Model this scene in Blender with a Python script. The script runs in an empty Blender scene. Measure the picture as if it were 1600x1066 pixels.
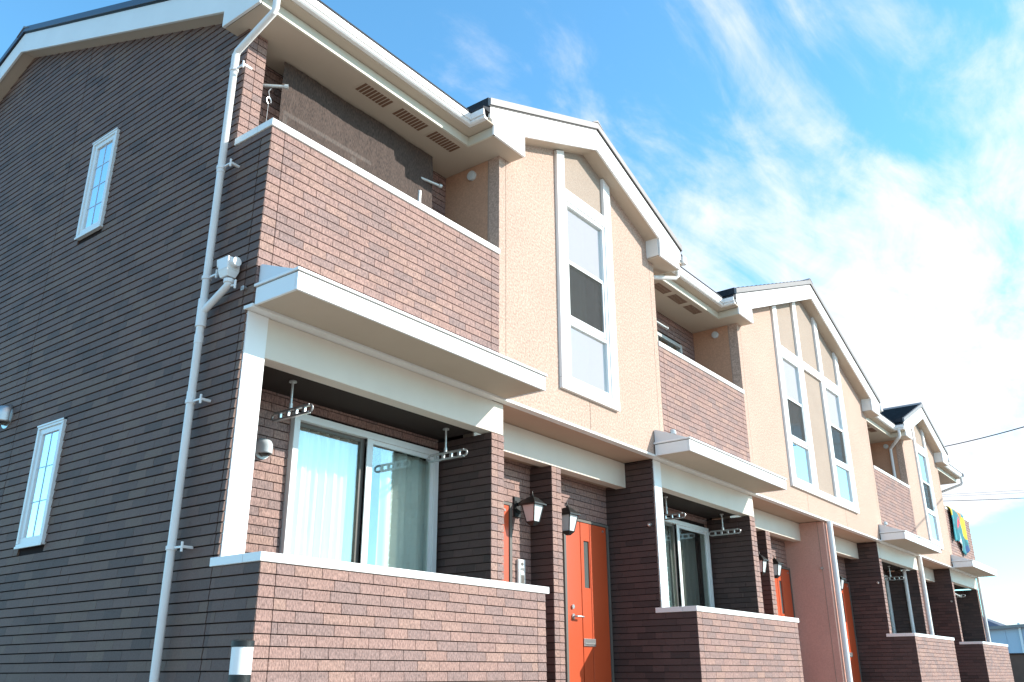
import bpy, bmesh, math, random
from mathutils import Vector, Matrix
random.seed(7)
D = bpy.data
scn = bpy.context.scene
COL = scn.collection

# ------------------------------------------------------------------ camera
cam_d = D.cameras.new("camera"); cam = D.objects.new("camera", cam_d); COL.objects.link(cam)
RR = ((0.607339, 0.279646, 0.743598), (-0.794436, 0.21775, 0.566972), (-0.003367, -0.935085, 0.354408))
CP = Vector((-3.2, -4.576, 0.95))
cam.matrix_world = Matrix(((RR[0][0], -RR[0][1], -RR[0][2], CP.x), (RR[1][0], -RR[1][1], -RR[1][2], CP.y),
                           (RR[2][0], -RR[2][1], -RR[2][2], CP.z), (0, 0, 0, 1)))
cam_d.sensor_width = 36.0; cam_d.lens = 1377.4 / 1600 * 36.0
cam_d.clip_start = 0.05; cam_d.clip_end = 3000
scn.camera = cam

# ------------------------------------------------------------------ light
SUN = Vector((0.68, -1.0, 0.63)).normalized()
EL = math.asin(SUN.z); AZ = math.atan2(SUN.x, SUN.y)      # azimuth from +Y towards +X
sun_d = D.lights.new("sun", 'SUN'); sun = D.objects.new("sun", sun_d); COL.objects.link(sun)
sun_d.energy = 4.0; sun_d.angle = math.radians(0.5); sun_d.color = (1.0, 0.95, 0.88)
sun.rotation_euler = SUN.to_track_quat('Z', 'Y').to_euler(); sun.location = (10, -20, 20)

def world():
    w = D.worlds.new("World"); scn.world = w; w.use_nodes = True
    nt = w.node_tree; N = nt.nodes; L = nt.links
    for n in list(N): N.remove(n)
    out = N.new('ShaderNodeOutputWorld'); bg = N.new('ShaderNodeBackground'); bg.inputs[1].default_value = 0.15
    sky = N.new('ShaderNodeTexSky'); sky.sky_type = 'NISHITA'; sky.sun_disc = False
    sky.sun_elevation = EL; sky.sun_rotation = AZ; sky.air_density = 1.0; sky.dust_density = 0.3; sky.ozone_density = 1.5
    tc = N.new('ShaderNodeTexCoord')
    sep = N.new('ShaderNodeSeparateXYZ'); L.new(tc.outputs['Generated'], sep.inputs[0])
    def m(op, a, b=None, c=None):
        n = N.new('ShaderNodeMath'); n.operation = op
        for i, v in enumerate((a, b, c)):
            if v is None: continue
            if isinstance(v, (int, float)): n.inputs[i].default_value = v
            else: L.new(v, n.inputs[i])
        return n.outputs[0]
    zz = m('MAXIMUM', sep.outputs[2], 0.0); den = m('ADD', zz, 0.22)
    cx = m('DIVIDE', sep.outputs[0], den); cy = m('DIVIDE', sep.outputs[1], den)
    cmb = N.new('ShaderNodeCombineXYZ'); L.new(cx, cmb.inputs[0]); L.new(cy, cmb.inputs[1])
    mp = N.new('ShaderNodeMapping'); L.new(cmb.outputs[0], mp.inputs[0])
    mp.inputs['Rotation'].default_value = (0, 0, math.radians(-20)); mp.inputs['Scale'].default_value = (1.0, 1.9, 1)
    mp.inputs['Location'].default_value = (3.3, 1.7, 0)
    def noise(scale, det, rough, dist, src):
        n = N.new('ShaderNodeTexNoise'); n.inputs['Scale'].default_value = scale; n.inputs['Detail'].default_value = det
        n.inputs['Roughness'].default_value = rough; n.inputs['Distortion'].default_value = dist
        L.new(src, n.inputs['Vector']); return n.outputs[0]
    n1 = noise(1.25, 9, 0.60, 0.7, mp.outputs[0])
    n3 = noise(4.5, 9, 0.62, 0.5, mp.outputs[0])
    n2 = noise(0.55, 4, 0.5, 0.5, mp.outputs[0])
    # cloud cover thickens towards the east (+X) and the horizon
    low = N.new('ShaderNodeMapRange'); L.new(sep.outputs[2], low.inputs[0])
    low.inputs[1].default_value = 0.50; low.inputs[2].default_value = 0.22; low.inputs[3].default_value = 0.0; low.inputs[4].default_value = 0.22
    low.interpolation_type = 'SMOOTHSTEP'
    azi = m('DIVIDE', m('ADD', m('MULTIPLY', sep.outputs[0], 0.9), m('MULTIPLY', sep.outputs[1], -0.43)), m('SQRT', m('SUBTRACT', 1.0, m('MULTIPLY', zz, zz))))
    ea = N.new('ShaderNodeMapRange'); L.new(azi, ea.inputs[0])
    ea.inputs[1].default_value = 0.28; ea.inputs[2].default_value = 0.84; ea.inputs[3].default_value = 0.0; ea.inputs[4].default_value = 1.0
    ea.interpolation_type = 'SMOOTHSTEP'
    s = m('ADD', m('MULTIPLY', m('ADD', m('MULTIPLY', n1, 0.65), m('MULTIPLY', n3, 0.35)), 1.45), m('SUBTRACT', m('MULTIPLY', n2, 0.35), 0.34))
    # the bank of cloud ends above the horizon, clear blue under it, pale haze at the very bottom
    zb = m('ADD', sep.outputs[2], m('MULTIPLY', sep.outputs[1], 0.24))
    gap = N.new('ShaderNodeMapRange'); gap.interpolation_type = 'SMOOTHSTEP'; L.new(m('ADD', zb, m('MULTIPLY', m('SUBTRACT', n1, 0.5), 0.05)), gap.inputs[0])
    gap.inputs[1].default_value = 0.150; gap.inputs[2].default_value = 0.200; gap.inputs[3].default_value = -0.80; gap.inputs[4].default_value = 0.0
    hz = N.new('ShaderNodeMapRange'); hz.interpolation_type = 'SMOOTHSTEP'; L.new(sep.outputs[2], hz.inputs[0])
    hz.inputs[1].default_value = 0.105; hz.inputs[2].default_value = 0.03; hz.inputs[3].default_value = 0.0; hz.inputs[4].default_value = 0.75
    s = m('ADD', s, m('MULTIPLY', low.outputs[0], ea.outputs[0])); s = m('ADD', s, m('MULTIPLY', gap.outputs[0], ea.outputs[0])); s = m('ADD', s, hz.outputs[0])
    s = m('ADD', s, m('MULTIPLY', ea.outputs[0], 0.075))
    so = N.new('ShaderNodeMapRange'); so.interpolation_type = 'SMOOTHSTEP'; L.new(sep.outputs[1], so.inputs[0])
    so.inputs[1].default_value = 0.1; so.inputs[2].default_value = -0.6; so.inputs[3].default_value = 0.0; so.inputs[4].default_value = 0.20
    s = m('ADD', s, so.outputs[0])
    we = N.new('ShaderNodeMapRange'); L.new(azi, we.inputs[0]); we.inputs[1].default_value = -0.5; we.inputs[2].default_value = 0.75
    we.inputs[3].default_value = -0.24; we.inputs[4].default_value = 0.0; s = m('ADD', s, we.outputs[0])
    cl = N.new('ShaderNodeMapRange'); L.new(s, cl.inputs[0]); cl.inputs[1].default_value = 0.49; cl.inputs[2].default_value = 0.84
    cl.interpolation_type = 'SMOOTHSTEP'
    # deepen the clear-sky blue a little (polarised look of the photograph)
    tint = N.new('ShaderNodeMix'); tint.data_type = 'RGBA'; tint.blend_type = 'MULTIPLY'; tint.inputs[0].default_value = 1.0
    L.new(sky.outputs[0], tint.inputs[6]); tint.inputs[7].default_value = SKYTINT
    mix = N.new('ShaderNodeMix'); mix.data_type = 'RGBA'; L.new(m('MULTIPLY', cl.outputs[0], 0.96), mix.inputs[0])
    L.new(tint.outputs[2], mix.inputs[6]); mix.inputs[7].default_value = CLOUDC
    L.new(mix.outputs[2], bg.inputs[0]); L.new(bg.outputs[0], out.inputs[0])
SKYTINT = (0.80, 1.40, 1.52, 1); CLOUDC = (4.55, 4.6, 4.8, 1)
world()
scn.view_settings.view_transform = 'Standard'; scn.view_settings.look = 'None'
scn.view_settings.exposure = 0.76; scn.view_settings.gamma = 1.0; scn.view_settings.use_curve_mapping = False

# ------------------------------------------------------------------ materials
MATS = {}
def mat(name, color, rough=0.6, spec=0.5, metal=0.0, var=0.0, vscale=4.0, bump=0.0, bscale=60.0, bstretch=(1, 1, 1),
        tint=None, fine=0.0, fscale=200.0, dirt=0.0, dirtcol=(0.2, 0.18, 0.15)):
    m = D.materials.new(name); m.use_nodes = True; nt = m.node_tree; N = nt.nodes; L = nt.links
    b = N['Principled BSDF']; b.inputs['Roughness'].default_value = rough
    b.inputs['Specular IOR Level'].default_value = spec; b.inputs['Metallic'].default_value = metal
    geo = N.new('ShaderNodeNewGeometry'); pos = geo.outputs['Position']
    def nz(scale, det=4, st=None, rough_=0.55):
        v = pos
        if st:
            mp = N.new('ShaderNodeMapping'); mp.inputs['Scale'].default_value = st; L.new(pos, mp.inputs[0]); v = mp.outputs[0]
        n = N.new('ShaderNodeTexNoise'); n.inputs['Scale'].default_value = scale; n.inputs['Detail'].default_value = det
        n.inputs['Roughness'].default_value = rough_; L.new(v, n.inputs['Vector']); return n.outputs[0]
    rgb = N.new('ShaderNodeRGB'); rgb.outputs[0].default_value = (*color, 1); cur = rgb.outputs[0]
    def mulv(fac_out, lo, hi, cur):
        mr = N.new('ShaderNodeMapRange'); L.new(fac_out, mr.inputs[0]); mr.inputs[1].default_value = 0.3; mr.inputs[2].default_value = 0.7
        mr.inputs[3].default_value = lo; mr.inputs[4].default_value = hi
        x = N.new('ShaderNodeVectorMath'); x.operation = 'SCALE'; L.new(cur, x.inputs[0]); L.new(mr.outputs[0], x.inputs['Scale'])
        return x.outputs[0]
    if tint:      # per-brick tint attribute -> ramp of brick colours, shaded copies included
        at = N.new('ShaderNodeAttribute'); at.attribute_name = 'tint'
        rp = N.new('ShaderNodeValToRGB'); rp.color_ramp.interpolation = 'LINEAR'
        e = rp.color_ramp.elements
        while len(e) < len(tint): e.new(0.5)
        for i, (p, c) in enumerate(tint): e[i].position = p; e[i].color = (*c, 1)
        L.new(at.outputs['Fac'], rp.inputs[0]); cur = rp.outputs[0]
    if var: cur = mulv(nz(vscale), 1 - var, 1 + var, cur)
    if fine: cur = mulv(nz(fscale, 3, bstretch), 1 - fine, 1 + fine, cur)
    if dirt:
        mr = N.new('ShaderNodeMapRange'); L.new(nz(2.5, 8, (1, 1, 0.25), 0.7), mr.inputs[0])
        mr.inputs[1].default_value = 0.5; mr.inputs[2].default_value = 0.75; mr.inputs[3].default_value = 0; mr.inputs[4].default_value = dirt
        mx = N.new('ShaderNodeMix'); mx.data_type = 'RGBA'; L.new(mr.outputs[0], mx.inputs[0]); L.new(cur, mx.inputs[6])
        mx.inputs[7].default_value = (*dirtcol, 1); cur = mx.outputs[2]
    L.new(cur, b.inputs['Base Color'])
    if bump:
        bp = N.new('ShaderNodeBump'); bp.inputs['Strength'].default_value = bump; bp.inputs['Distance'].default_value = 0.004
        L.new(nz(bscale, 4, bstretch), bp.inputs['Height']); L.new(bp.outputs[0], b.inputs['Normal'])
    MATS[name] = m; return m

mat('brick', (0.3, 0.17, 0.14), 0.75, 0.3, tint=[(0.0, (0.218, 0.150, 0.136)), (0.3, (0.262, 0.170, 0.148)), (0.65, (0.290, 0.178, 0.150)), (1.0, (0.312, 0.198, 0.160))],
    var=0.06, vscale=3, fine=0.42, fscale=120, bstretch=(1, 1, 0.4), bump=0.8, bscale=120)
mat('brick_side_shade', (0.1, 0.08, 0.08), 0.7, 0.35, tint=[(0.0, (0.112, 0.074, 0.062)), (0.3, (0.150, 0.094, 0.077)), (0.65, (0.168, 0.103, 0.083)), (1.0, (0.180, 0.115, 0.086))],
    var=0.07, vscale=1.2, fine=0.12, fscale=110, bump=0.35, bscale=120)  # same brick on side faces, with their shade put into the colour
mat('brick_shade', (0.08, 0.05, 0.05), 0.75, 0.25, tint=[(0.0, (0.066, 0.047, 0.043)), (0.3, (0.088, 0.058, 0.052)), (1.0, (0.108, 0.068, 0.060))], var=0.08, vscale=1.5, fine=0.12, fscale=110, bump=0.35, bscale=120)  # same brick again, darkened to paint in the deep shade of porches and recesses
mat('joint', (0.06, 0.037, 0.03), 0.9, 0.1, var=0.15)
mat('joint_dark', (0.028, 0.021, 0.02), 0.9, 0.1)
mat('stucco', (0.47, 0.34, 0.27), 0.85, 0.2, var=0.05, vscale=1.6, fine=0.30, fscale=48, bump=1.0, bscale=60, dirt=0.06, dirtcol=(0.5, 0.36, 0.27))
mat('stucco_beige', (0.36, 0.29, 0.235), 0.85, 0.2, var=0.04, vscale=1.6, fine=0.11, fscale=55, bump=0.9, bscale=75)
mat('stucco_peach', (0.60, 0.355, 0.285), 0.85, 0.2, var=0.05, vscale=1.5, fine=0.08, fscale=55, bump=0.6, bscale=75)
mat('stucco_cheek', (0.52, 0.30, 0.195), 0.85, 0.2, var=0.05, vscale=1.5, fine=0.12, fscale=55, bump=0.8, bscale=75)
mat('caulk', (0.33, 0.25, 0.2), 0.8, 0.2)
mat('trim', (0.80, 0.79, 0.75), 0.42, 0.5, var=0.025, vscale=3, dirt=0.10, dirtcol=(0.5, 0.46, 0.4))
mat('band', (0.60, 0.56, 0.46), 0.5, 0.4, var=0.02)
mat('bar', (0.50, 0.60, 0.68), 0.4, 0.5)
mat('trim_clean', (0.82, 0.82, 0.80), 0.35, 0.5, var=0.015, vscale=5)
mat('beam', (0.68, 0.61, 0.52), 0.5, 0.4, var=0.03, vscale=3, dirt=0.08, dirtcol=(0.4, 0.37, 0.3))
mat('soffit', (0.52, 0.43, 0.335), 0.7, 0.3, var=0.03, vscale=2, dirt=0.10, dirtcol=(0.36, 0.3, 0.22))
mat('soffit_peach', (0.48, 0.34, 0.25), 0.8, 0.3, var=0.04, vscale=2)
mat('canopy_metal', (0.72, 0.72, 0.72), 0.3, 0.5, var=0.03, vscale=4)
mat('roof_metal', (0.24, 0.225, 0.215), 0.45, 0.4, metal=0.0, var=0.05)
mat('shingle', (0.035, 0.037, 0.043), 0.8, 0.3, var=0.25, vscale=8, fine=0.25, fscale=90)
mat('black', (0.012, 0.012, 0.012), 0.5, 0.4)
mat('iron', (0.009, 0.011, 0.011), 0.42, 0.5, bump=0.2, bscale=90)
mat('pipe', (0.80, 0.78, 0.75), 0.35, 0.5, var=0.03, vscale=3, dirt=0.06)
mat('steel', (0.55, 0.55, 0.54), 0.3, 0.5, metal=0.8)
mat('aluminium', (0.58, 0.59, 0.57), 0.35, 0.5, metal=0.35, var=0.03)
mat('frame_white', (0.78, 0.80, 0.78), 0.35, 0.5)
mat('sash_dark', (0.13, 0.12, 0.105), 0.5, 0.4)
mat('orange_door', (0.50, 0.078, 0.024), 0.38, 0.5, var=0.03, vscale=2)
mat('slit_glass', (0.10, 0.115, 0.11), 0.15, 0.8)
mat('vent_brown', (0.17, 0.09, 0.055), 0.7, 0.3)
mat('milk', (0.58, 0.62, 0.62), 0.35, 0.5)
mat('opal', (0.85, 0.85, 0.83), 0.4, 0.5)
mat('concrete', (0.31, 0.265, 0.22), 0.9, 0.2, var=0.1, vscale=0.6, fine=0.1, fscale=30)
mat('interior', (0.22, 0.21, 0.19), 0.9, 0.1)
mat('curtain_sheer', (0.80, 0.80, 0.74), 0.85, 0.2, var=0.04, vscale=3)
mat('drape', (0.76, 0.78, 0.74), 0.9, 0.1, var=0.04)
mat('rope', (0.5, 0.48, 0.42), 0.9, 0.1)
mat('wire', (0.03, 0.03, 0.035), 0.7, 0.3)
mat('house_blue', (0.50, 0.58, 0.66), 0.6, 0.4, var=0.04, vscale=0.5)
mat('fence_brown', (0.16, 0.10, 0.075), 0.8, 0.2, var=0.1)
mat('roof_blue', (0.06, 0.08, 0.12), 0.6, 0.4)
mat('shadow_void', (0.02, 0.02, 0.02), 0.9, 0.0)

def glass(name, refl, tintc, rough=0.0):
    m = D.materials.new(name); m.use_nodes = True; nt = m.node_tree; N = nt.nodes; L = nt.links
    for n in list(N): N.remove(n)
    o = N.new('ShaderNodeOutputMaterial'); mx = N.new('ShaderNodeMixShader')
    t = N.new('ShaderNodeBsdfTransparent'); t.inputs[0].default_value = (*tintc, 1)
    g = N.new('ShaderNodeBsdfGlossy'); g.inputs['Roughness'].default_value = rough; g.inputs[0].default_value = (0.95, 0.98, 1, 1)
    fr = N.new('ShaderNodeLayerWeight'); fr.inputs[0].default_value = 0.25
    ad = N.new('ShaderNodeMath'); ad.operation = 'MULTIPLY_ADD'; ad.use_clamp = True
    L.new(fr.outputs[1], ad.inputs[0]); ad.inputs[1].default_value = 0.35; ad.inputs[2].default_value = refl
    L.new(ad.outputs[0], mx.inputs[0]); L.new(t.outputs[0], mx.inputs[1]); L.new(g.outputs[0], mx.inputs[2]); L.new(mx.outputs[0], o.inputs[0])
    MATS[name] = m
glass('glass', 0.10, (0.94, 0.98, 0.96))
glass('glass_mirror', 0.66, (0.7, 0.76, 0.76))
glass('glass_dark', 0.08, (0.5, 0.54, 0.52))

def screenmat(name, col, alpha, scale):
    m = D.materials.new(name); m.use_nodes = True; nt = m.node_tree; N = nt.nodes; L = nt.links
    b = N['Principled BSDF']; b.inputs['Roughness'].default_value = 0.85
    geo = N.new('ShaderNodeNewGeometry')
    mp = N.new('ShaderNodeMapping'); mp.inputs['Scale'].default_value = (scale, scale * .2, scale * .1); L.new(geo.outputs['Position'], mp.inputs[0])
    nz = N.new('ShaderNodeTexNoise'); nz.inputs['Scale'].default_value = 1.0; nz.inputs['Detail'].default_value = 3; L.new(mp.outputs[0], nz.inputs['Vector'])
    r = N.new('ShaderNodeValToRGB'); r.color_ramp.elements[0].position = 0.35; r.color_ramp.elements[1].position = 0.7
    r.color_ramp.elements[0].color = (*[c * 0.35 for c in col], 1); r.color_ramp.elements[1].color = (*[min(1, c * 2.1) for c in col], 1)
    L.new(nz.outputs[0], r.inputs[0]); L.new(r.outputs[0], b.inputs['Base Color']); b.inputs['Alpha'].default_value = alpha
    MATS[name] = m
screenmat('shade_mesh', (0.062, 0.040, 0.031), 0.90, 320)
screenmat('insect_mesh', (0.035, 0.037, 0.036), 0.38, 200)
mat('verge_sky_tone', (0.035, 0.045, 0.075), 0.35, 0.5)  # navy paints in the sky reflected by the side verge trim
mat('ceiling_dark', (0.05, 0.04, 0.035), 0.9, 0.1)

def clothmat():
    m = D.materials.new('play_mat'); m.use_nodes = True; nt = m.node_tree; N = nt.nodes; L = nt.links
    b = N['Principled BSDF']; b.inputs['Roughness'].default_value = 0.8
    geo = N.new('ShaderNodeNewGeometry')
    nz = N.new('ShaderNodeTexNoise'); nz.inputs['Scale'].default_value = 3; L.new(geo.outputs['Position'], nz.inputs['Vector'])
    ad = N.new('ShaderNodeVectorMath'); ad.operation = 'MULTIPLY_ADD'; L.new(nz.outputs['Color'], ad.inputs[0]); ad.inputs[1].default_value = (.5, .5, .5); L.new(geo.outputs['Position'], ad.inputs[2])
    v = N.new('ShaderNodeTexVoronoi'); v.inputs['Scale'].default_value = 3.2; L.new(ad.outputs[0], v.inputs['Vector'])
    sp = N.new('ShaderNodeSeparateColor'); L.new(v.outputs['Color'], sp.inputs[0])
    r = N.new('ShaderNodeValToRGB'); r.color_ramp.interpolation = 'CONSTANT'; e = r.color_ramp.elements
    cols = [(0, (0.01, 0.16, 0.19)), (.3, (0.02, 0.27, 0.31)), (.48, (0.55, 0.7, 0.68)), (.58, (0.01, 0.07, 0.2)), (.72, (0.6, 0.46, 0.02)), (.8, (0.02, 0.2, 0.24)), (.88, (0.62, 0.03, 0.06)), (.95, (0.75, 0.2, 0.03))]
    while len(e) < len(cols): e.new(0.5)
    for i, (p, c) in enumerate(cols): e[i].position = p; e[i].color = (*c, 1)
    L.new(sp.outputs[0], r.inputs[0]); L.new(r.outputs[0], b.inputs['Base Color']); MATS['play_mat'] = m
clothmat()

# ------------------------------------------------------------------ mesh helpers
class MB:
    def __init__(s): s.v = []; s.f = []; s.t = []; s.m = []
    def quadbox(s, c, tint=0.5, mi=0):
        """c: 8 corners, bottom 4 (ccw) then top 4"""
        n = len(s.v); s.v += [tuple(p) for p in c]
        for q in ((3, 2, 1, 0), (4, 5, 6, 7), (0, 1, 5, 4), (1, 2, 6, 5), (2, 3, 7, 6), (3, 0, 4, 7)):
            s.f.append(tuple(n + i for i in q)); s.t.append(tint); s.m.append(mi)
        return s
    def box(s, x0, x1, y0, y1, z0, z1, mi=0, tint=0.5):
        x0, x1 = min(x0, x1), max(x0, x1); y0, y1 = min(y0, y1), max(y0, y1); z0, z1 = min(z0, z1), max(z0, z1)
        return s.quadbox([(x0, y0, z0), (x1, y0, z0), (x1, y1, z0), (x0, y1, z0), (x0, y0, z1), (x1, y0, z1), (x1, y1, z1), (x0, y1, z1)], tint, mi)
    def prism(s, poly, axis, a, b, mi=0):
        """poly in the plane perpendicular to axis: 'x'->(y,z) 'y'->(x,z) 'z'->(x,y)"""
        def P(p, w): return {'x': (w, p[0], p[1]), 'y': (p[0], w, p[1]), 'z': (p[0], p[1], w)}[axis]
        n = len(s.v); k = len(poly)
        s.v += [P(p, a) for p in poly] + [P(p, b) for p in poly]
        s.f.append(tuple(n + i for i in range(k))); s.f.append(tuple(n + k + i for i in reversed(range(k))))
        for i in range(k): j = (i + 1) % k; s.f.append((n + j, n + i, n + k + i, n + k + j))
        s.t += [0.5] * (k + 2); s.m += [mi] * (k + 2); return s
    def tube(s, pts, r, seg=12, mi=0, cap=True):
        pts = [Vector(p) for p in pts]; rings = []; n0 = len(s.v)
        rr = r if isinstance(r, (list, tuple)) else [r] * len(pts)
        up = None
        for i, p in enumerate(pts):
            d = (pts[min(i + 1, len(pts) - 1)] - pts[max(i - 1, 0)])
            if d.length < 1e-9: d = Vector((0, 0, 1))
            d.normalize()
            if up is None: up = d.orthogonal().normalized()
            else:
                up = (up - d * up.dot(d))
                up = up.normalized() if up.length > 1e-6 else d.orthogonal().normalized()
            w = d.cross(up)
            k = 1.0
            if 0 < i < len(pts) - 1:
                a = (pts[i] - pts[i - 1]).normalized(); b2 = (pts[i + 1] - pts[i]).normalized()
                k = 1.0 / max(0.5, math.sqrt((1 + a.dot(b2)) / 2)) ** 0.5
            for j in range(seg):
                a = 2 * math.pi * j / seg; s.v.append(tuple(p + (up * math.cos(a) + w * math.sin(a)) * rr[i] * k))
        for i in range(len(pts) - 1):
            for j in range(seg):
                k = (j + 1) % seg; a = n0 + i * seg
                s.f.append((a + j, a + k, a + seg + k, a + seg + j)); s.t.append(.5); s.m.append(mi)
        if cap:
            s.f.append(tuple(n0 + j for j in reversed(range(seg)))); e = n0 + (len(pts) - 1) * seg
            s.f.append(tuple(e + j for j in range(seg))); s.t += [.5, .5]; s.m += [mi, mi]
        return s
    def frustum(s, c0, hx0, hy0, c1, hx1, hy1, mi=0):
        return s.quadbox([(c0[0] - hx0, c0[1] - hy0, c0[2]), (c0[0] + hx0, c0[1] - hy0, c0[2]), (c0[0] + hx0, c0[1] + hy0, c0[2]), (c0[0] - hx0, c0[1] + hy0, c0[2]),
                          (c1[0] - hx1, c1[1] - hy1, c1[2]), (c1[0] + hx1, c1[1] - hy1, c1[2]), (c1[0] + hx1, c1[1] + hy1, c1[2]), (c1[0] - hx1, c1[1] + hy1, c1[2])], .5, mi)
    def grid(s, fn, nu, nv, mi=0):
        n = len(s.v)
        for i in range(nu + 1):
            for j in range(nv + 1): s.v.append(tuple(fn(i / nu, j / nv)))
        for i in range(nu):
            for j in range(nv):
                a = n + i * (nv + 1) + j; s.f.append((a, a + nv + 1, a + nv + 2, a + 1)); s.t.append(.5); s.m.append(mi)
        return s
    def build(s, name, mats, parent=None, bevel=0.0, smooth=False, stuff=False, solid=0.0):
        mats = mats if isinstance(mats, (list, tuple)) else [mats]
        off = parent_loc(parent)
        me = D.meshes.new(name)
        me.from_pydata([(v[0] - off[0], v[1] - off[1], v[2] - off[2]) for v in s.v], [], s.f)
        for mm in mats: me.materials.append(MATS[mm])
        me.polygons.foreach_set('material_index', s.m)
        at = me.attributes.new('tint', 'FLOAT', 'FACE'); at.data.foreach_set('value', s.t)
        if smooth: me.polygons.foreach_set('use_smooth', [True] * len(me.polygons))
        me.validate(); me.update()
        if smooth or bevel:
            bm = bmesh.new(); bm.from_mesh(me); bmesh.ops.recalc_face_normals(bm, faces=bm.faces); bm.to_mesh(me); bm.free()
        o = D.objects.new(name, me); COL.objects.link(o)
        if parent: o.parent = parent
        if bevel:
            b = o.modifiers.new('bevel', 'BEVEL'); b.width = bevel; b.segments = 2; b.limit_method = 'ANGLE'
        if solid:
            b = o.modifiers.new('solid', 'SOLIDIFY'); b.thickness = solid
        if smooth:
            try:
                me.polygons.foreach_set('use_smooth', [True] * len(me.polygons)); me.set_sharp_from_angle(angle=math.radians(40))
            except Exception: pass
        if stuff: o['kind'] = 'stuff'
        return o
def parent_loc(p):
    v = Vector((0, 0, 0))
    while p is not None: v = v + p.location; p = p.parent
    return v
def thing(name, label, cat, loc=(0, 0, 0), group=None):
    o = D.objects.new(name, None); COL.objects.link(o); o.location = loc; o.empty_display_size = 0.1
    o['label'] = label; o['category'] = cat
    if group: o['group'] = group
    return o
def tag(o, label, cat, group=None):
    o['label'] = label; o['category'] = cat
    if group: o['group'] = group
    return o
def copy_thing(o, loc, label, parent=None, flip=False):
    c = o.copy(); COL.objects.link(c); c.parent = parent
    if parent is None: c.location = loc; c['label'] = label
    for ch in list(o.children): copy_thing(ch, None, None, c)
    return c

# ------------------------------------------------------------------ ground
g = MB(); g.box(-400, 900, -500, 600, -0.3, 0.0)
o = g.build('ground', 'concrete'); o['kind'] = 'structure'

# ------------------------------------------------------------------ the building
B = thing('apartment_building', 'long two storey terrace of brown brick and peach stucco with three white gables', 'building', (0, 0, 0))
ZD = 3.21                     # underside of the upper storey
CAPU0, CAPU1 = 4.61, 4.668    # upper parapet capping
CAPL0, CAPL1 = 1.56, 1.613    # ground parapet capping
ZS = 5.68                     # eaves soffit
YL, YE, YB = 0.07, 0.42, 0.69 # lower beam plane, entrance beam plane, back wall plane
G = [(4.15, 1.865, 6.463), (11.14, 3.33, 7.049), (18.20, 1.865, 6.463)]     # gables: centre, half width, underside peak
SL = 0.4
WALLS = [(2.607, 5.67), (8.135, 14.14), (16.65, 19.72)]   # stucco bays
PAR = [(0.0, 2.607), (5.67, 8.135), (14.14, 16.65), (19.72, 22.3)]  # balcony bays
XE = 22.3
COURSE = 0.065

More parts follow.
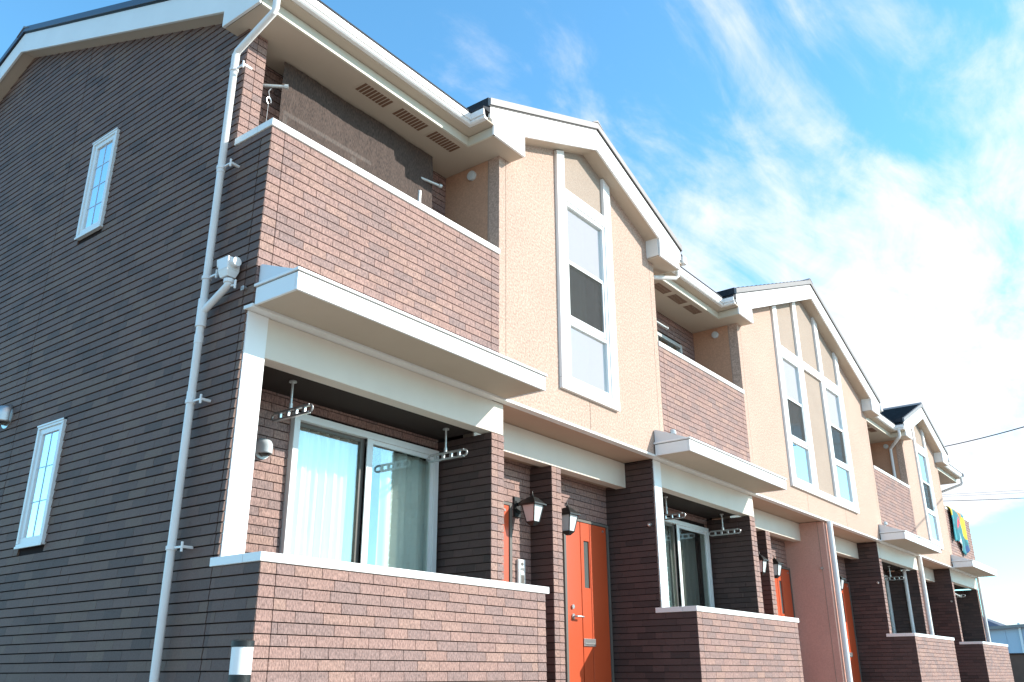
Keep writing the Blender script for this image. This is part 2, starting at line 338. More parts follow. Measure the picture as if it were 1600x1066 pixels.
bricks = MB()          # everything but the largest 300
darkb = bricks
cells = {}
rnd = random.Random(11)
indiv = []
def brick_wall(ax, fixed, u0, u1, z0, z1, dirn, holes=(), corner=(True, False), mi=0, single=None, ztop=None, panel=None, L0=0.212):
    """ax 'x': wall runs along x at y=fixed facing dirn*y; ax 'y': runs along y at x=fixed facing dirn*x"""
    k0 = int(math.floor(z0 / COURSE)); k1 = int(math.ceil(z1 / COURSE))
    breaks = [u0]
    if corner[0] and u1 - u0 > .5: breaks.append(u0 + 0.112)
    if panel: breaks += [p for p in panel if u0 + .2 < p < u1 - .2]
    if corner[1] and u1 - u0 > .5: breaks.append(u1 - 0.112)
    breaks.append(u1)
    offs = [0.0, 0.55, 0.18, 0.78, 0.38, 0.92, 0.10, 0.65]
    for k in range(k0, k1):
        a = max(z0, k * COURSE) + ((0.003 if mi != 1 else .0045) if k * COURSE >= z0 else 0.001); b = min(z1, (k + 1) * COURSE) - 0.0035
        if b - a < 0.006: continue
        for bi in range(len(breaks) - 1):
            jp = .003 if mi == 0 else .0045; s0, s1 = breaks[bi] + (jp if bi else 0), breaks[bi + 1] - (jp if bi < len(breaks) - 2 else 0)
            cuts = [s0]
            if L0 < .1 or L0 == .112: cuts.append((s0 + s1) / 2 + (.0 if s1 - s0 > .16 else .02))
            elif s1 - s0 > 0.3:
                p = s0 + L0 * (offs[k % 8] + rnd.uniform(-.04, .04))
                if p < s0 + .03: p += L0
                while p < s1 - 0.03:
                    cuts.append(p); p += L0
            cuts.append(s1)
            for c in range(len(cuts) - 1):
                jv = .0022 if mi == 0 else .0011
                p0 = cuts[c] + (jv if c else 0); p1 = cuts[c + 1] - (jv if c < len(cuts) - 2 else 0)
                segs = [(p0, p1)]
                for (h0, h1, hz0, hz1) in holes:
                    if b > hz0 and a < hz1:
                        ns = []
                        for (q0, q1) in segs:
                            if q1 <= h0 or q0 >= h1: ns.append((q0, q1)); continue
                            if q0 < h0 - .01: ns.append((q0, h0))
                            if q1 > h1 + .01: ns.append((h1, q1))
                        segs = ns
                for (q0, q1) in segs:
                    if ztop is not None and a > ztop((q0 + q1) / 2): continue
                    t = rnd.random()
                    t = t * 0.25 if rnd.random() < 0.2 else 0.2 + 0.8 * t
                    d1 = 0.0005 + rnd.random() * 0.0015; d0 = (0.0035 if mi == 0 else .006) + rnd.random() * .0015
                    if single and single(q0, q1, a, b): indiv.append((q0, q1, a, b, fixed, t, single.parent)); continue
                    w = 0.012
                    if ax == 'x':
                        y = fixed; s = dirn
                        c8 = [(q0, y + s * d0, a), (q1, y + s * d0, a), (q1, y - s * w, a), (q0, y - s * w, a),
                              (q0, y + s * d1, b), (q1, y + s * d1, b), (q1, y - s * w, b), (q0, y - s * w, b)]
                        if s > 0: c8 = [c8[i] for i in (1, 0, 3, 2, 5, 4, 7, 6)]
                        fs = ((0, 1, 5, 4), (3, 2, 1, 0), (4, 5, 6, 7), (3, 0, 4, 7), (1, 2, 6, 5))
                    else:
                        x = fixed; s = dirn
                        c8 = [(x + s * d0, q0, a), (x + s * d0, q1, a), (x - s * w, q1, a), (x - s * w, q0, a),
                              (x + s * d1, q0, b), (x + s * d1, q1, b), (x - s * w, q1, b), (x - s * w, q0, b)]
                        fs = ((1, 0, 4, 5), (0, 1, 2, 3), (7, 6, 5, 4), (0, 3, 7, 4), (2, 1, 5, 6))
                    n = len(bricks.v); bricks.v += c8
                    for f in fs: bricks.f.append(tuple(n + i for i in f)); bricks.t.append(t); bricks.m.append(mi)

core = lambda name, mb, m='joint', **k: mb.build(name, m, B, **k)

# ---- side (west) gable wall
RSL = 0.395; RY, RZ = 4.553, 7.43          # ridge y and underside height on the wall
def rake(y): return RZ - RSL * abs(y - RY)
poly = [(YL + .012, 0), (9.1, 0), (9.1, rake(9.1)), (RY, RZ + .03), (.58, rake(.58) + .03), (.58, ZS + .02), (.435, ZS + .02), (.435, CAPU0), (0.012, CAPU0), (0.012, ZD + .03), (YL + .012, ZD + .03)]
m_ = MB(); m_.prism(poly, 'x', 0.010, 0.17); side = core('side_wall', m_, 'joint_dark')
SW = [(2.245, 2.655, 4.535, 5.51), (2.255, 2.665, 1.875, 2.84)]
pan = [3.12, 6.15]
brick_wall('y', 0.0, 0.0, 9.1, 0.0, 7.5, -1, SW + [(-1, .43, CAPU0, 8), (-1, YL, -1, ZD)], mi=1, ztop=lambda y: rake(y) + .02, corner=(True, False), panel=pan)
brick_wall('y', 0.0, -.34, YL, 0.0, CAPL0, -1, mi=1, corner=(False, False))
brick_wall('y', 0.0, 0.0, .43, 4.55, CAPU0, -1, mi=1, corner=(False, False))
# narrow pier beside the first balcony
brick_wall('x', 0.427, 0.0, 0.172, CAPU0 - .2, ZS, -1, corner=(False, False), L0=.112)
# far (east) end and rear: plain shells
m_ = MB(); m_.prism([(YB, 0), (9.1, 0), (9.1, rake(9.1)), (RY, RZ), (YB, rake(YB))], 'x', XE - .15, XE); core('end_wall', m_)
m_ = MB(); m_.box(0.17, XE - .15, 8.95, 9.1, 0, rake(9.1)); core('rear_wall', m_)

# ---- upper parapets
class PSel:
    def __init__(s, parent, fn): s.parent = parent; s.fn = fn
    def __call__(s, *a): return s.fn(*a)
parapets = []
for i, (x0, x1) in enumerate(PAR):
    m_ = MB(); m_.box(x0 + (0.012 if i == 0 else 0), x1 if i < 3 else x1 - .012, 0.010, 0.14, ZD + .03, CAPU0)
    p = m_.build('balcony_parapet', 'joint', B)
    c = MB(); c.box(x0 - (0.014 if i == 0 else 0), x1 - (0.002 if i < 3 else -.014), -0.016, 0.155, CAPU0, CAPU1)
    if i == 0: c.box(-0.014, 0.15, 0.157, 0.425, CAPU0, CAPU1)
    if i == 3: c.box(XE - .15, XE + .014, 0.157, 0.69, CAPU0, CAPU1)
    c.build('capping', 'trim', p, bevel=.004)
    sel = PSel(p, lambda a, b, c_, d: c_ > 3.93) if i == 0 else None
    brick_wall('x', 0.0, x0, x1, ZD + .03, CAPU0, -1, corner=(True, True), single=sel)
m_ = MB(); m_.box(XE - .14, XE - .012, 0.012, YB, ZD, CAPU0); core('end_parapet', m_)
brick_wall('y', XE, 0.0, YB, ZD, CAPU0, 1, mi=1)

# ---- upper balcony recess: floor, back wall, stucco cheeks
m_ = MB()
for x0, x1 in PAR: m_.box(x0 + .17 if x0 == 0 else x0 + .002, x1 - .002, .142, YB + .1, ZD + .25, ZD + .31)
core('balcony_floor', m_, 'soffit')
def winbox(mb, x0, x1, y0, y1, z0, z1, t, mi=0):
    mb.box(x0, x1, y0, y1, z0, z0 + t, mi); mb.box(x0, x1, y0, y1, z1 - t, z1, mi)
    mb.box(x0, x0 + t, y0, y1, z0 + t, z1 - t, mi); mb.box(x1 - t, x1, y0, y1, z0 + t, z1 - t, mi)
def wall_with_hole(mb, x0, x1, y0, y1, z0, z1, h, mi=0):
    hx0, hx1, hz0, hz1 = h
    mb.box(x0, hx0, y0, y1, z0, z1, mi); mb.box(hx1, x1, y0, y1, z0, z1, mi)
    mb.box(hx0, hx1, y0, y1, z0, hz0, mi); mb.box(hx0, hx1, y0, y1, hz1, z1, mi)
for i, (x0, x1) in enumerate(PAR):
    a, b = (x0 + .17 if i == 0 else x0 + .002), (x1 - .002 if i < 3 else XE - .155)
    h = (x0 + .55, x1 - .45, ZD + .32, 5.35)
    m_ = MB(); wall_with_hole(m_, a, b, YB + .012, YB + .12, ZD + .31, ZS + .2, h, 0); core('balcony_back_wall', m_, 'joint_dark')
    brick_wall('x', YB, a, b, CAPU0 - .35, ZS, -1, [(h[0], h[1], h[2], h[3])], corner=(False, False), mi=0)
    f = MB(); winbox(f, h[0], h[1], YB - .03, YB + .05, h[2], h[3], .05); f.box((h[0] + h[1]) / 2 - .03, (h[0] + h[1]) / 2 + .03, YB - .02, YB + .03, h[2] + .05, h[3] - .05)
    w = f.build('balcony_window', 'aluminium', B, bevel=.003)
    gl = MB(); gl.box(h[0] + .05, (h[0] + h[1]) / 2 - .03, YB, YB + .006, h[2] + .05, h[3] - .05); gl.build('pane', 'glass', w)
    gl = MB(); gl.box((h[0] + h[1]) / 2 + .03, h[1] - .05, YB, YB + .006, h[2] + .05, h[3] - .05); gl.build('pane', 'glass', w)

# ---- stucco bays with real window openings
def gz(g, x): return g[2] - SL * abs(x - g[0])
WIN = [(4.10, .54, [3.64], .14), (11.14, 1.56, None, .17), (18.19, .54, None, .14)]
ZW0, ZW1 = 3.66, 5.68
def bay(i):
    g_ = G[i]; x0, x1 = WALLS[i]; c = g_[0]; T = .02
    hw, tw = WIN[i][1], WIN[i][3]; wc = WIN[i][0] if i != 1 else c
    a, b = wc - hw, wc + hw                  # outer edges of the white trim
    top = lambda x: gz(g_, x) + T
    # left and right stucco panels, a caulked corner strip each
    for (p0, p1) in ((x0, x0 + .10), (x0 + .106, a + .02)):
        m_ = MB(); m_.prism([(p0, ZD + .03), (p1, ZD + .03), (p1, top(p1)), (p0, top(p0))], 'y', 0.0, .14); m_.build('stucco_panel', 'stucco', B)
    for (p0, p1) in ((b - .02, x1 - .106), (x1 - .10, x1)):
        m_ = MB(); m_.prism([(p0, ZD + .03), (p1, ZD + .03), (p1, top(p1)), (p0, top(p0))], 'y', 0.0, .14); m_.build('stucco_panel', 'stucco', B)
    # strip under the window, split by joints
    js = [a + .02] + ([c - .9, c + .9] if i == 1 else [wc]) + [b - .02]
    for k in range(len(js) - 1):
        m_ = MB(); m_.box(js[k] + (.004 if k else 0), js[k + 1] - .004 * (k < len(js) - 2), 0, .14, ZD + .03, 3.64); m_.build('stucco_panel', 'stucco', B)
    m_ = MB(); m_.prism([(x0 + .02, ZD + .05), (x1 - .02, ZD + .05), (x1 - .02, 3.63), (x0 + .02, 3.63)], 'y', .006, .13)
    m_.prism([(x0 + .05, 3.63), (x0 + .12, 3.63), (x0 + .12, top(x0 + .12) - .02), (x0 + .05, top(x0 + .05) - .02)], 'y', .006, .13)
    m_.prism([(x1 - .12, 3.63), (x1 - .05, 3.63), (x1 - .05, top(x1 - .05) - .02), (x1 - .12, top(x1 - .12) - .02)], 'y', .006, .13)
    m_.build('joint_sealant', 'caulk', B)
    # beige panels above (and between) the windows
    vs = [a, b - tw] if i != 1 else [a, c - .60, c + .60 - tw, b - tw]      # left edges of the white verticals
    edges = [v for v in vs]
    for k in range(len(vs) - 1):
        p0, p1 = vs[k] + tw - .02, vs[k + 1] + .02
        pts = [(p0, 5.70), (p1, 5.70), (p1, top(p1))]
        if p0 < c < p1: pts.append((c, top(c)))
        pts.append((p0, top(p0)))
        m_ = MB(); m_.prism(pts, 'y', 0.003, .14); m_.build('stucco_panel', 'stucco_beige', B)['label'] = 'beige stucco infill panel between white battens'
        if i == 1 and k == 1:
            m_ = MB(); m_.box(p0, p1, .003, .14, 3.64, 5.695); m_.build('stucco_panel', 'stucco_beige', B)['label'] = 'tall beige stucco panel between the two gable windows'
    # white battens
    for v in vs:
        pts = [(v, 3.665), (v + tw, 3.665), (v + tw, gz(g_, v + tw))]
        if v < c < v + tw: pts.append((c, gz(g_, c)))
        pts.append((v, gz(g_, v)))
        m_ = MB(); m_.prism(pts, 'y', -.036, .004); m_.build('white_batten', 'trim_clean', B, bevel=.003)
    segs = [(vs[k] + tw, vs[k + 1]) for k in range(len(vs) - 1)]
    for (p0, p1) in segs:
        m_ = MB(); m_.box(p0, p1, -.034, .004, 5.685, 5.825); m_.build('white_batten', 'trim_clean', B, bevel=.003)
    m_ = MB(); m_.box(a, b, -.038, .004, 3.552, 3.662); m_.build('white_batten', 'trim_clean', B, bevel=.003)
    # windows
    for k, (p0, p1) in enumerate(segs):
        if i == 1 and k == 1: continue
        f = MB(); z0, z1 = 3.664, 5.683
        winbox(f, p0 + .002, p1 - .002, -.024, .05, z0, z1, .045)
        f.box(p0 + .047, p1 - .047, -.020, .04, 4.27, 4.31); f.box(p0 + .047, p1 - .047, -.014, .04, 4.325, 4.36)
        w = f.build('tall_window', 'frame_white', B, bevel=.003)
        sh = MB(); winbox(sh, p0 + .05, p1 - .05, -.012, .012, 4.36, 4.985, .022); sh.build('sash', 'frame_white', w, bevel=.002)
        sh = MB(); sh.box(p0 + .05, p1 - .05, -.008, .02, 4.985, 5.005); sh.box(p0 + .05, p1 - .05, .012, .03, 5.005, 5.03); sh.build('meeting_rail', 'frame_white', w)
        gl = MB(); gl.box(p0 + .045, p1 - .045, .008, .014, 4.99, z1 - .045); gl.build('pane', 'glass_mirror', w)
        gl = MB(); gl.box(p0 + .045, p1 - .045, .006, .012, z0 + .045, 4.27); gl.build('pane', 'glass_mirror', w)
        gl = MB(); gl.box(p0 + .072, p1 - .072, .016, .022, 4.382, 4.963); gl.build('pane', 'glass_dark', w)
        gl = MB(); gl.box(p0 + .075, p1 - .075, .0, .002, 4.382, 4.963); gl.build('insect_screen', 'insect_mesh', w)
        r = MB(); r.box(p0 - .1, p1 + .1, .9, .95, 3.3, 5.9); r.build('room_backing', 'interior', w)
    # white drip mould along the foot of the upper storey
    m_ = MB(); m_.box(x0, x1, -.014, YL - .002, ZD, ZD + .026); m_.build('drip_mould', 'trim', B, bevel=.003)
for i in range(3): bay(i)
for i, (x0, x1) in enumerate(PAR):
    m_ = MB(); m_.box(x0 - (.012 if i == 0 else 0), x1 + (.012 if i == 3 else 0), -.012, YL + .012, ZD, ZD + .026); m_.build('drip_mould', 'trim', B, bevel=.003)

# stucco cheeks closing the balconies
for i, (x0, x1) in enumerate(WALLS):
    for (xa, xb) in ((x0, x0 + .12), (x1 - .12, x1)):
        m_ = MB(); m_.box(xa, xb, .142, YB + .1, ZD + .05, ZS + .15); m_.build('balcony_cheek', 'stucco_cheek', B)
        m_ = MB(); xx = x0 - .003 if xa == x0 else x1 + .003
        m_.box(min(xx, xx + (.003 if xa == x0 else -.003)), max(xx, xx + (.003 if xa == x0 else -.003)), .128, .134, CAPU1, ZS); m_.build('joint_sealant', 'caulk', B)

# ---- ground storey
def living(x0, x1, xr, left, right, win, post_l=True, post_r=False):
    """opening from x0 (outer edge of left wall) to xr (outer edge of right pier)"""
    lw = .18 if left != 'brick' else .15
    # beam
    m_ = MB(); m_.box(x0 + (lw if post_l else .03), x1, YL, .20, 2.925, ZD - .002); m_.build('lintel_beam', 'beam', B, bevel=.004)
    if post_l:
        m_ = MB(); m_.box(x0 + .012, x0 + lw, YL - .010, .10, CAPL1 + .002, ZD - .002); m_.build('corner_post', 'trim_clean', B, bevel=.004)
    # back wall with window hole
    wx0, wx1, wz0, wz1 = win
    m_ = MB(); wall_with_hole(m_, x0 + .15, x1 + .02, YB + .012, YB + .12, .2, ZD - .01, (wx0 + .02, wx1 - .02, wz0 + .02, wz1 - .02)); core('recess_back_wall', m_, 'joint_dark')
    brick_wall('x', YB, x0 + .15, x1 - .17, 1.2, 3.1, -1, [(wx0, wx1, wz0, wz1)], corner=(False, False))
    # right pier / return wall
    xl = xr - .17
    m_ = MB(); m_.box(xl + .012, xr - .012, YL + .012, YB + .1, 0, 2.92); core('pier', m_, 'joint')
    brick_wall('x', YL, xl, xr, 1.0, 2.922, -1, corner=(False, False), L0=.085)
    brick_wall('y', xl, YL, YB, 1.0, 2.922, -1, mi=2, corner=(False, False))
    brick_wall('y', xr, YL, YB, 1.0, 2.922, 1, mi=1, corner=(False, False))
    # ceiling
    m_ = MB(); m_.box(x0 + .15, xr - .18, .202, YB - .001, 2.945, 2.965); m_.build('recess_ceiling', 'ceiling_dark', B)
def sliding(win, y=YB, curtain=True, lite=True):
    x0, x1, z0, z1 = win; c = x0 + (x1 - x0) * .49
    f = MB(); winbox(f, x0, x1, y - .05, y + .06, z0, z1, .055); w = f.build('sliding_window', 'frame_white', B, bevel=.003)
    s = MB(); winbox(s, c - .035, x1 - .055, y - .035, y - .01, z0 + .055, z1 - .055, .035); s.box(c - .035, c + .03, y - .042, y - .01, z0 + .055, z1 - .055); s.build('sash', 'frame_white', w, bevel=.002)
    s = MB(); winbox(s, x0 + .055, c + .03, y + .0, y + .03, z0 + .055, z1 - .055, .03); s.box(c - .075, c + .03, y - .004, y + .03, z0 + .055, z1 - .055); s.build('sash', 'sash_dark', w)
    g1 = MB(); g1.box(x0 + .085, c - .02, y + .012, y + .018, z0 + .08, z1 - .08); g1.build('pane', 'glass', w)
    g2 = MB(); g2.box(c + .03, x1 - .09, y - .025, y - .019, z0 + .085, z1 - .085); g2.build('pane', 'glass', w)
    r = MB(); r.box(x0 - .3, x1 + .3, y + 1.5, y + 1.55, .3, 3.0); r.box(x0 - .3, x0 - .25, y + .13, y + 1.5, .3, 3); r.box(x1 + .25, x1 + .3, y + .13, y + 1.5, .3, 3)
    r.build('room_backing', 'interior', w)
    return w
def curtain(name, label, x0, x1, y, z0, z1, m, folds, amp, group=None, seed=0):
    r = random.Random(seed); ph = [r.uniform(0, 6.28) for _ in range(4)]
    t = MB()
    def fn(u, v):
        x = x0 + (x1 - x0) * u
        a = amp * (0.6 + .4 * (1 - v))
        yy = y + a * math.sin(u * folds * 6.283 + ph[0] + .6 * math.sin(v * 2 + ph[2])) + a * .45 * math.sin(u * folds * 2.3 * 6.283 + ph[1] + v)
        return (x + .008 * math.sin(v * 4 + ph[3]), yy, z0 + (z1 - z0) * v)
    t.grid(fn, int(folds * 14), 8)
    o = t.build(name, m, None, smooth=True, solid=.002)
    o.location = (0, 0, 0)
    # origin at the foot of the curtain
    off = Vector(((x0 + x1) / 2, y, z0)); o.data.transform(Matrix.Translation(-off)); o.location = off
    tag(o, label, 'curtain', group); return o

W1 = (0.93, 2.56, .55, 2.83); W2 = (6.30, 8.02, .55, 2.80); W3 = (14.5, 16.42, .55, 2.85); W4 = (20.3, 21.9, .55, 2.85)
living(0.0, 2.762, 2.767, 'side', 'pier', W1)
living(5.47, 8.25, 8.255, 'wall', 'pier', W2)
living(13.85, 16.60, 16.61, 'brick', 'pier', W3, post_l=False)
living(19.45, 22.26, 22.27, 'wall', 'pier', W4, post_l=False)
for w in (W1, W2, W3, W4): sliding(w)

# party walls (west flank has shade painted into its brick) that divide the units
def party(x0, x1, ytop=YL, brick=True, front=False):
    m_ = MB(); m_.box(x0 + .012, x1 - .012, ytop + .012, YB + .1, 0, ZD - .004); core('party_wall', m_, 'joint_dark')
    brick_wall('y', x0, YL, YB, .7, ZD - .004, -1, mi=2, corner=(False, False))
    brick_wall('y', x1, YL, YB, .7, ZD - .004, 1, mi=1, corner=(False, False))
    if front: brick_wall('x', YL, x0, x1, CAPL1, 2.92 if front == 2 else ZD - .01, -1, corner=(False, False), L0=.08)
party(5.47, 5.62); party(13.85, 14.0, front=2); party(19.45, 19.6, front=2)
# stucco wing wall under the middle gable
m_ = MB(); m_.box(10.92, 11.12, .03, YB + .1, 0, ZD - .003); m_.build('wing_wall', 'stucco_peach', B, bevel=.004)
m_ = MB(); m_.box(10.916, 10.921, .13, .136, .2, ZD - .01); m_.build('joint_sealant', 'caulk', B)

# ground parapets
GP = [(0.0, 2.78), (5.47, 8.29), (13.85, 16.72), (19.45, 22.36)]
for i, (x0, x1) in enumerate(GP):
    m_ = MB(); m_.box(x0 + .012, x1 - .012, -.34 + .012, -.20, 0, CAPL0); m_.box(x0 + .012, x0 + .13, -.20, YL + (.0 if i else .01), 0, CAPL0); m_.box(x1 - .13, x1 - .012, -.20, YL + .01, 0, CAPL0)
    p = m_.build('ground_parapet', 'joint', B)
    c = MB(); y0 = -.352
    c.box(x0 - .014, x1 + .045, y0, -.188, CAPL0, CAPL1)
    c.box(x0 - .014, x0 + .142, -.186, YL + .06, CAPL0, CAPL1); c.box(x1 - .142, x1 + .03, -.186, YL - .012, CAPL0, CAPL1)
    c.build('capping', 'trim_clean', p, bevel=.004)
    sel = PSel(p, lambda a, b, c_, d: c_ > .86) if i == 0 else None
    brick_wall('x', -.34, x0, x1, .3, CAPL0, -1, corner=(True, True), single=sel)
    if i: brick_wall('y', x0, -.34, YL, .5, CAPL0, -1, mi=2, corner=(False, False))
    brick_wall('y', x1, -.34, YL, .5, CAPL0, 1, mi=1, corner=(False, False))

# entrances
def entrance(x0, x1, fins):
    m_ = MB(); m_.box(x0, x1, YE, .55, 2.925, ZD - .003); m_.build('entrance_beam', 'beam', B, bevel=.004)
    m_ = MB(); m_.box(x0, x1, YL, YB + .1, ZD + .002, ZD + .02); m_.build('porch_soffit', 'soffit_peach', B)
    m_ = MB(); m_.box(x0 - .02, x1 + .02, YB + .012, YB + .12, 0, ZD); core('porch_back_wall', m_, 'joint')
    m_ = MB(); m_.box(x0, x1, .552, YB, 2.96, 2.98); m_.build('porch_ceiling', 'soffit_peach', B)
    for fx in fins:
        m_ = MB(); m_.box(fx + .012, fx + .148, YE + .012, YB + .1, 0, 2.922); core('porch_fin_wall', m_, 'joint')
        brick_wall('x', YE, fx, fx + .16, .6, 2.922, -1, corner=(False, False), L0=.08)
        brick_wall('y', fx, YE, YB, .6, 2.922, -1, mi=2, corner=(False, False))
        brick_wall('y', fx + .16, YE, YB, .6, 2.922, 1, mi=1, corner=(False, False))
entrance(2.775, 5.468, [4.0]); entrance(8.26, 10.918, [9.47]); entrance(11.122, 13.848, [12.36]); entrance(16.62, 19.448, [18.1])
DW = .80
DOORS = [3.60 - DW, 4.58, 8.60, 10.08, 11.30, 12.98, 16.95, 18.55]
def backbricks(x0, x1, holes): brick_wall('x', YB, x0, x1, .6, 2.97, -1, holes, corner=(False, False))
hs = [(d - .045, d + DW + .045, 0, 2.52) for d in DOORS]
backbricks(2.775, 5.468, hs); backbricks(8.26, 10.918, hs); backbricks(11.122, 13.848, hs); backbricks(16.62, 19.448, hs)
def door(x0):
    x1 = x0 + DW; y = YB - .012; z0, z1 = .28, 2.49
    f = MB(); f.box(x0 - .045, x0 - .008, y - .03, y + .03, z0, z1 + .03); f.box(x1 + .008, x1 + .045, y - .03, y + .03, z0, z1 + .03); f.box(x0 - .008, x1 + .008, y - .03, y + .03, z1 + .004, z1 + .03)
    d = f.build('front_door', 'sash_dark', B)
    g1, g2 = x0 + .275, x0 + .46
    for (a, b) in ((x0, g1 - .006), (g1 + .006, g2 - .006), (g2 + .006, x1)):
        if a > g1 and b < g2:      # middle strip holds the slit light
            s0, s1 = a + .055, b - .012
            q = MB(); q.box(a, b, y - .022, y + .02, z0, 1.81); q.box(a, b, y - .022, y + .02, 2.30, z1); q.box(a, s0, y - .022, y + .02, 1.81, 2.30); q.box(s1, b, y - .022, y + .02, 1.81, 2.30)
            q.build('door_panel', 'orange_door', d)
            q = MB(); q.box(s0, s1, y - .008, y + .0, 1.81, 2.30); q.build('door_glass', 'slit_glass', d)
        else:
            q = MB(); q.box(a, b, y - .022, y + .02, z0, z1); q.build('door_panel', 'orange_door', d, bevel=.003)
    q = MB(); q.box(g1 - .006, g1 + .006, y - .006, y + .01, z0, z1); q.box(g2 - .006, g2 + .006, y - .006, y + .01, z0, z1); q.build('door_groove', 'black', d)
    h = MB(); hx = x0 + .095
    h.tube([(hx, y - .022, 1.51), (hx, y - .034, 1.51)], .028, 16); h.tube([(hx, y - .03, 1.51), (hx, y - .07, 1.51), (hx + .012, y - .078, 1.51), (hx + .115, y - .078, 1.508)], .010, 10)
    h.build('door_handle', 'steel', d, smooth=True)
    h = MB(); h.tube([(hx - .01, y - .022, 1.605), (hx - .01, y - .04, 1.605)], .022, 16); h.build('lock_cylinder', 'steel', d, smooth=True)
    q = MB(); q.box(g1 + .0, g1 + .22, y - .036, y - .022, 1.225, 1.30); q.box(g1 + .02, g1 + .20, y - .041, y - .036, 1.24, 1.255); q.build('letter_slot', 'steel', d, bevel=.003)
    q = MB(); q.tube([(x1 - .07, y - .022, 2.44), (x1 - .07, y - .03, 2.44)], .014, 12); q.build('door_stud', 'steel', d)
for d in DOORS: door(d)

# ---- canopies over the ground openings
def canopy(x0, x1):
    y1 = -.44; zb = 3.222; zt = 3.345
    m_ = MB()
    m_.box(x0, x1, y1, y1 + .02, zb, zt)                                   # face
    m_.box(x0, x0 + .02, y1 + .022, -.016, zb, zt); m_.box(x1 - .02, x1, y1 + .022, -.016, zb, zt)
    root = m_.build('canopy', 'trim_clean', B, bevel=.003)
    m_ = MB(); m_.box(x0 - .012, x1 + .012, y1 - .014, y1 + .03, zt + .006, zt + .026)
    m_.box(x0 - .012, x0 + .02, y1 + .032, -.005, zt + .006, zt + .026); m_.box(x1 - .02, x1 + .012, y1 + .032, -.005, zt + .006, zt + .026)
    m_.build('canopy_edge', 'trim_clean', root, bevel=.003)
    m_ = MB(); m_.box(x0 + .004, x1 - .004, y1 + .004, -.02, zt, zt + .005); m_.build('shadow_strip', 'sash_dark', root)  # dark sheet painted as the shadow line under the canopy edge
    m_ = MB(); m_.prism([(y1 + .03, zt + .028), (-.008, zt + .028), (-.008, 3.52), (-.03, 3.52)], 'x', x0 + .02, x1 - .01); m_.build('canopy_top', 'canopy_metal', root)
    m_ = MB(); m_.box(x0 + .024, x1 - .024, y1 + .024, -.018, zb + .006, zb + .012); m_.build('canopy_underside', 'soffit', root)
canopy(0.0, 2.70); canopy(5.40, 8.19); canopy(13.87, 16.50); canopy(19.45, 22.2)

# ---- eaves between the gables: gutter, strip, band and soffit
def sweep(path, prof, name, m, closed=True, parent=B, bevel=0):
    """path: list of (x,y) of the band line, prof: list of (d,z), d measured outward (to the right of travel)"""
    n = len(path); mit = []
    for i in range(n):
        ds = []
        for j in (i - 1, i):
            if 0 <= j < n - 1:
                dx, dy = path[j + 1][0] - path[j][0], path[j + 1][1] - path[j][1]; l = math.hypot(dx, dy)
                ds.append((dy / l, -dx / l))
        mx = sum(d[0] for d in ds) ; my = sum(d[1] for d in ds)
        if len(ds) == 2: k = 1 + ds[0][0] * ds[1][0] + ds[0][1] * ds[1][1]; mx, my = mx / k, my / k
        mit.append((mx, my))
    mb = MB(); k = len(prof)
    for (p, mm) in zip(path, mit):
        for (d, z) in prof: mb.v.append((p[0] + mm[0] * d, p[1] + mm[1] * d, z))
    for i in range(n - 1):
        for j in range(k):
            j2 = (j + 1) % k; a = i * k
            mb.f.append((a + j, a + k + j, a + k + j2, a + j2)); mb.t.append(.5); mb.m.append(0)
    mb.f.append(tuple(range(k))); mb.f.append(tuple((n - 1) * k + j for j in reversed(range(k)))); mb.t += [.5, .5]; mb.m += [0, 0]
    return mb.build(name, m, parent, bevel=bevel)
YBND = .125; YF = -.19
def outer(g_, s): return g_[0] + s * (g_[1] - .005)
paths = [[(-.12, YBND), (outer(G[0], -1), YBND), (outer(G[0], -1), YF + .002)],
         [(outer(G[0], 1), YF + .002), (outer(G[0], 1), YBND), (outer(G[1], -1), YBND), (outer(G[1], -1), YF + .002)],
         [(outer(G[1], 1), YF + .002), (outer(G[1], 1), YBND), (outer(G[2], -1), YBND), (outer(G[2], -1), YF + .002)],
         [(outer(G[2], 1), YF + .002), (outer(G[2], 1), YBND), (XE + .12, YBND)]]
for p in paths:
    e = sweep(p, [(-.02, ZS + .0), (0, ZS), (0, ZS + .093), (-.02, ZS + .093)], 'eaves_band', 'band')
    sweep(p, [(-.02, ZS + .1), (.10, ZS + .1), (.10, ZS + .115), (-.02, ZS + .115)], 'eaves_strip', 'soffit', parent=e)
    gt = sweep(p, [(.10, ZS + .108), (.135, ZS + .108), (.148, ZS + .120), (.148, ZS + .134), (.140, ZS + .137), (.140, ZS + .142), (.158, ZS + .146), (.162, ZS + .205), (.150, ZS + .205), (.13, ZS + .13), (.10, ZS + .13)], 'gutter', 'trim_clean')
    sweep(p, [(-.04, ZS + .20), (.165, ZS + .212), (.165, ZS + .228), (-.04, ZS + .30)], 'eaves_starter_course', 'shingle')
    sweep(p, [(-.02, ZS + .116), (.03, ZS + .116), (.03, ZS + .2), (-.02, ZS + .2)], 'fascia_board', 'trim', parent=e)
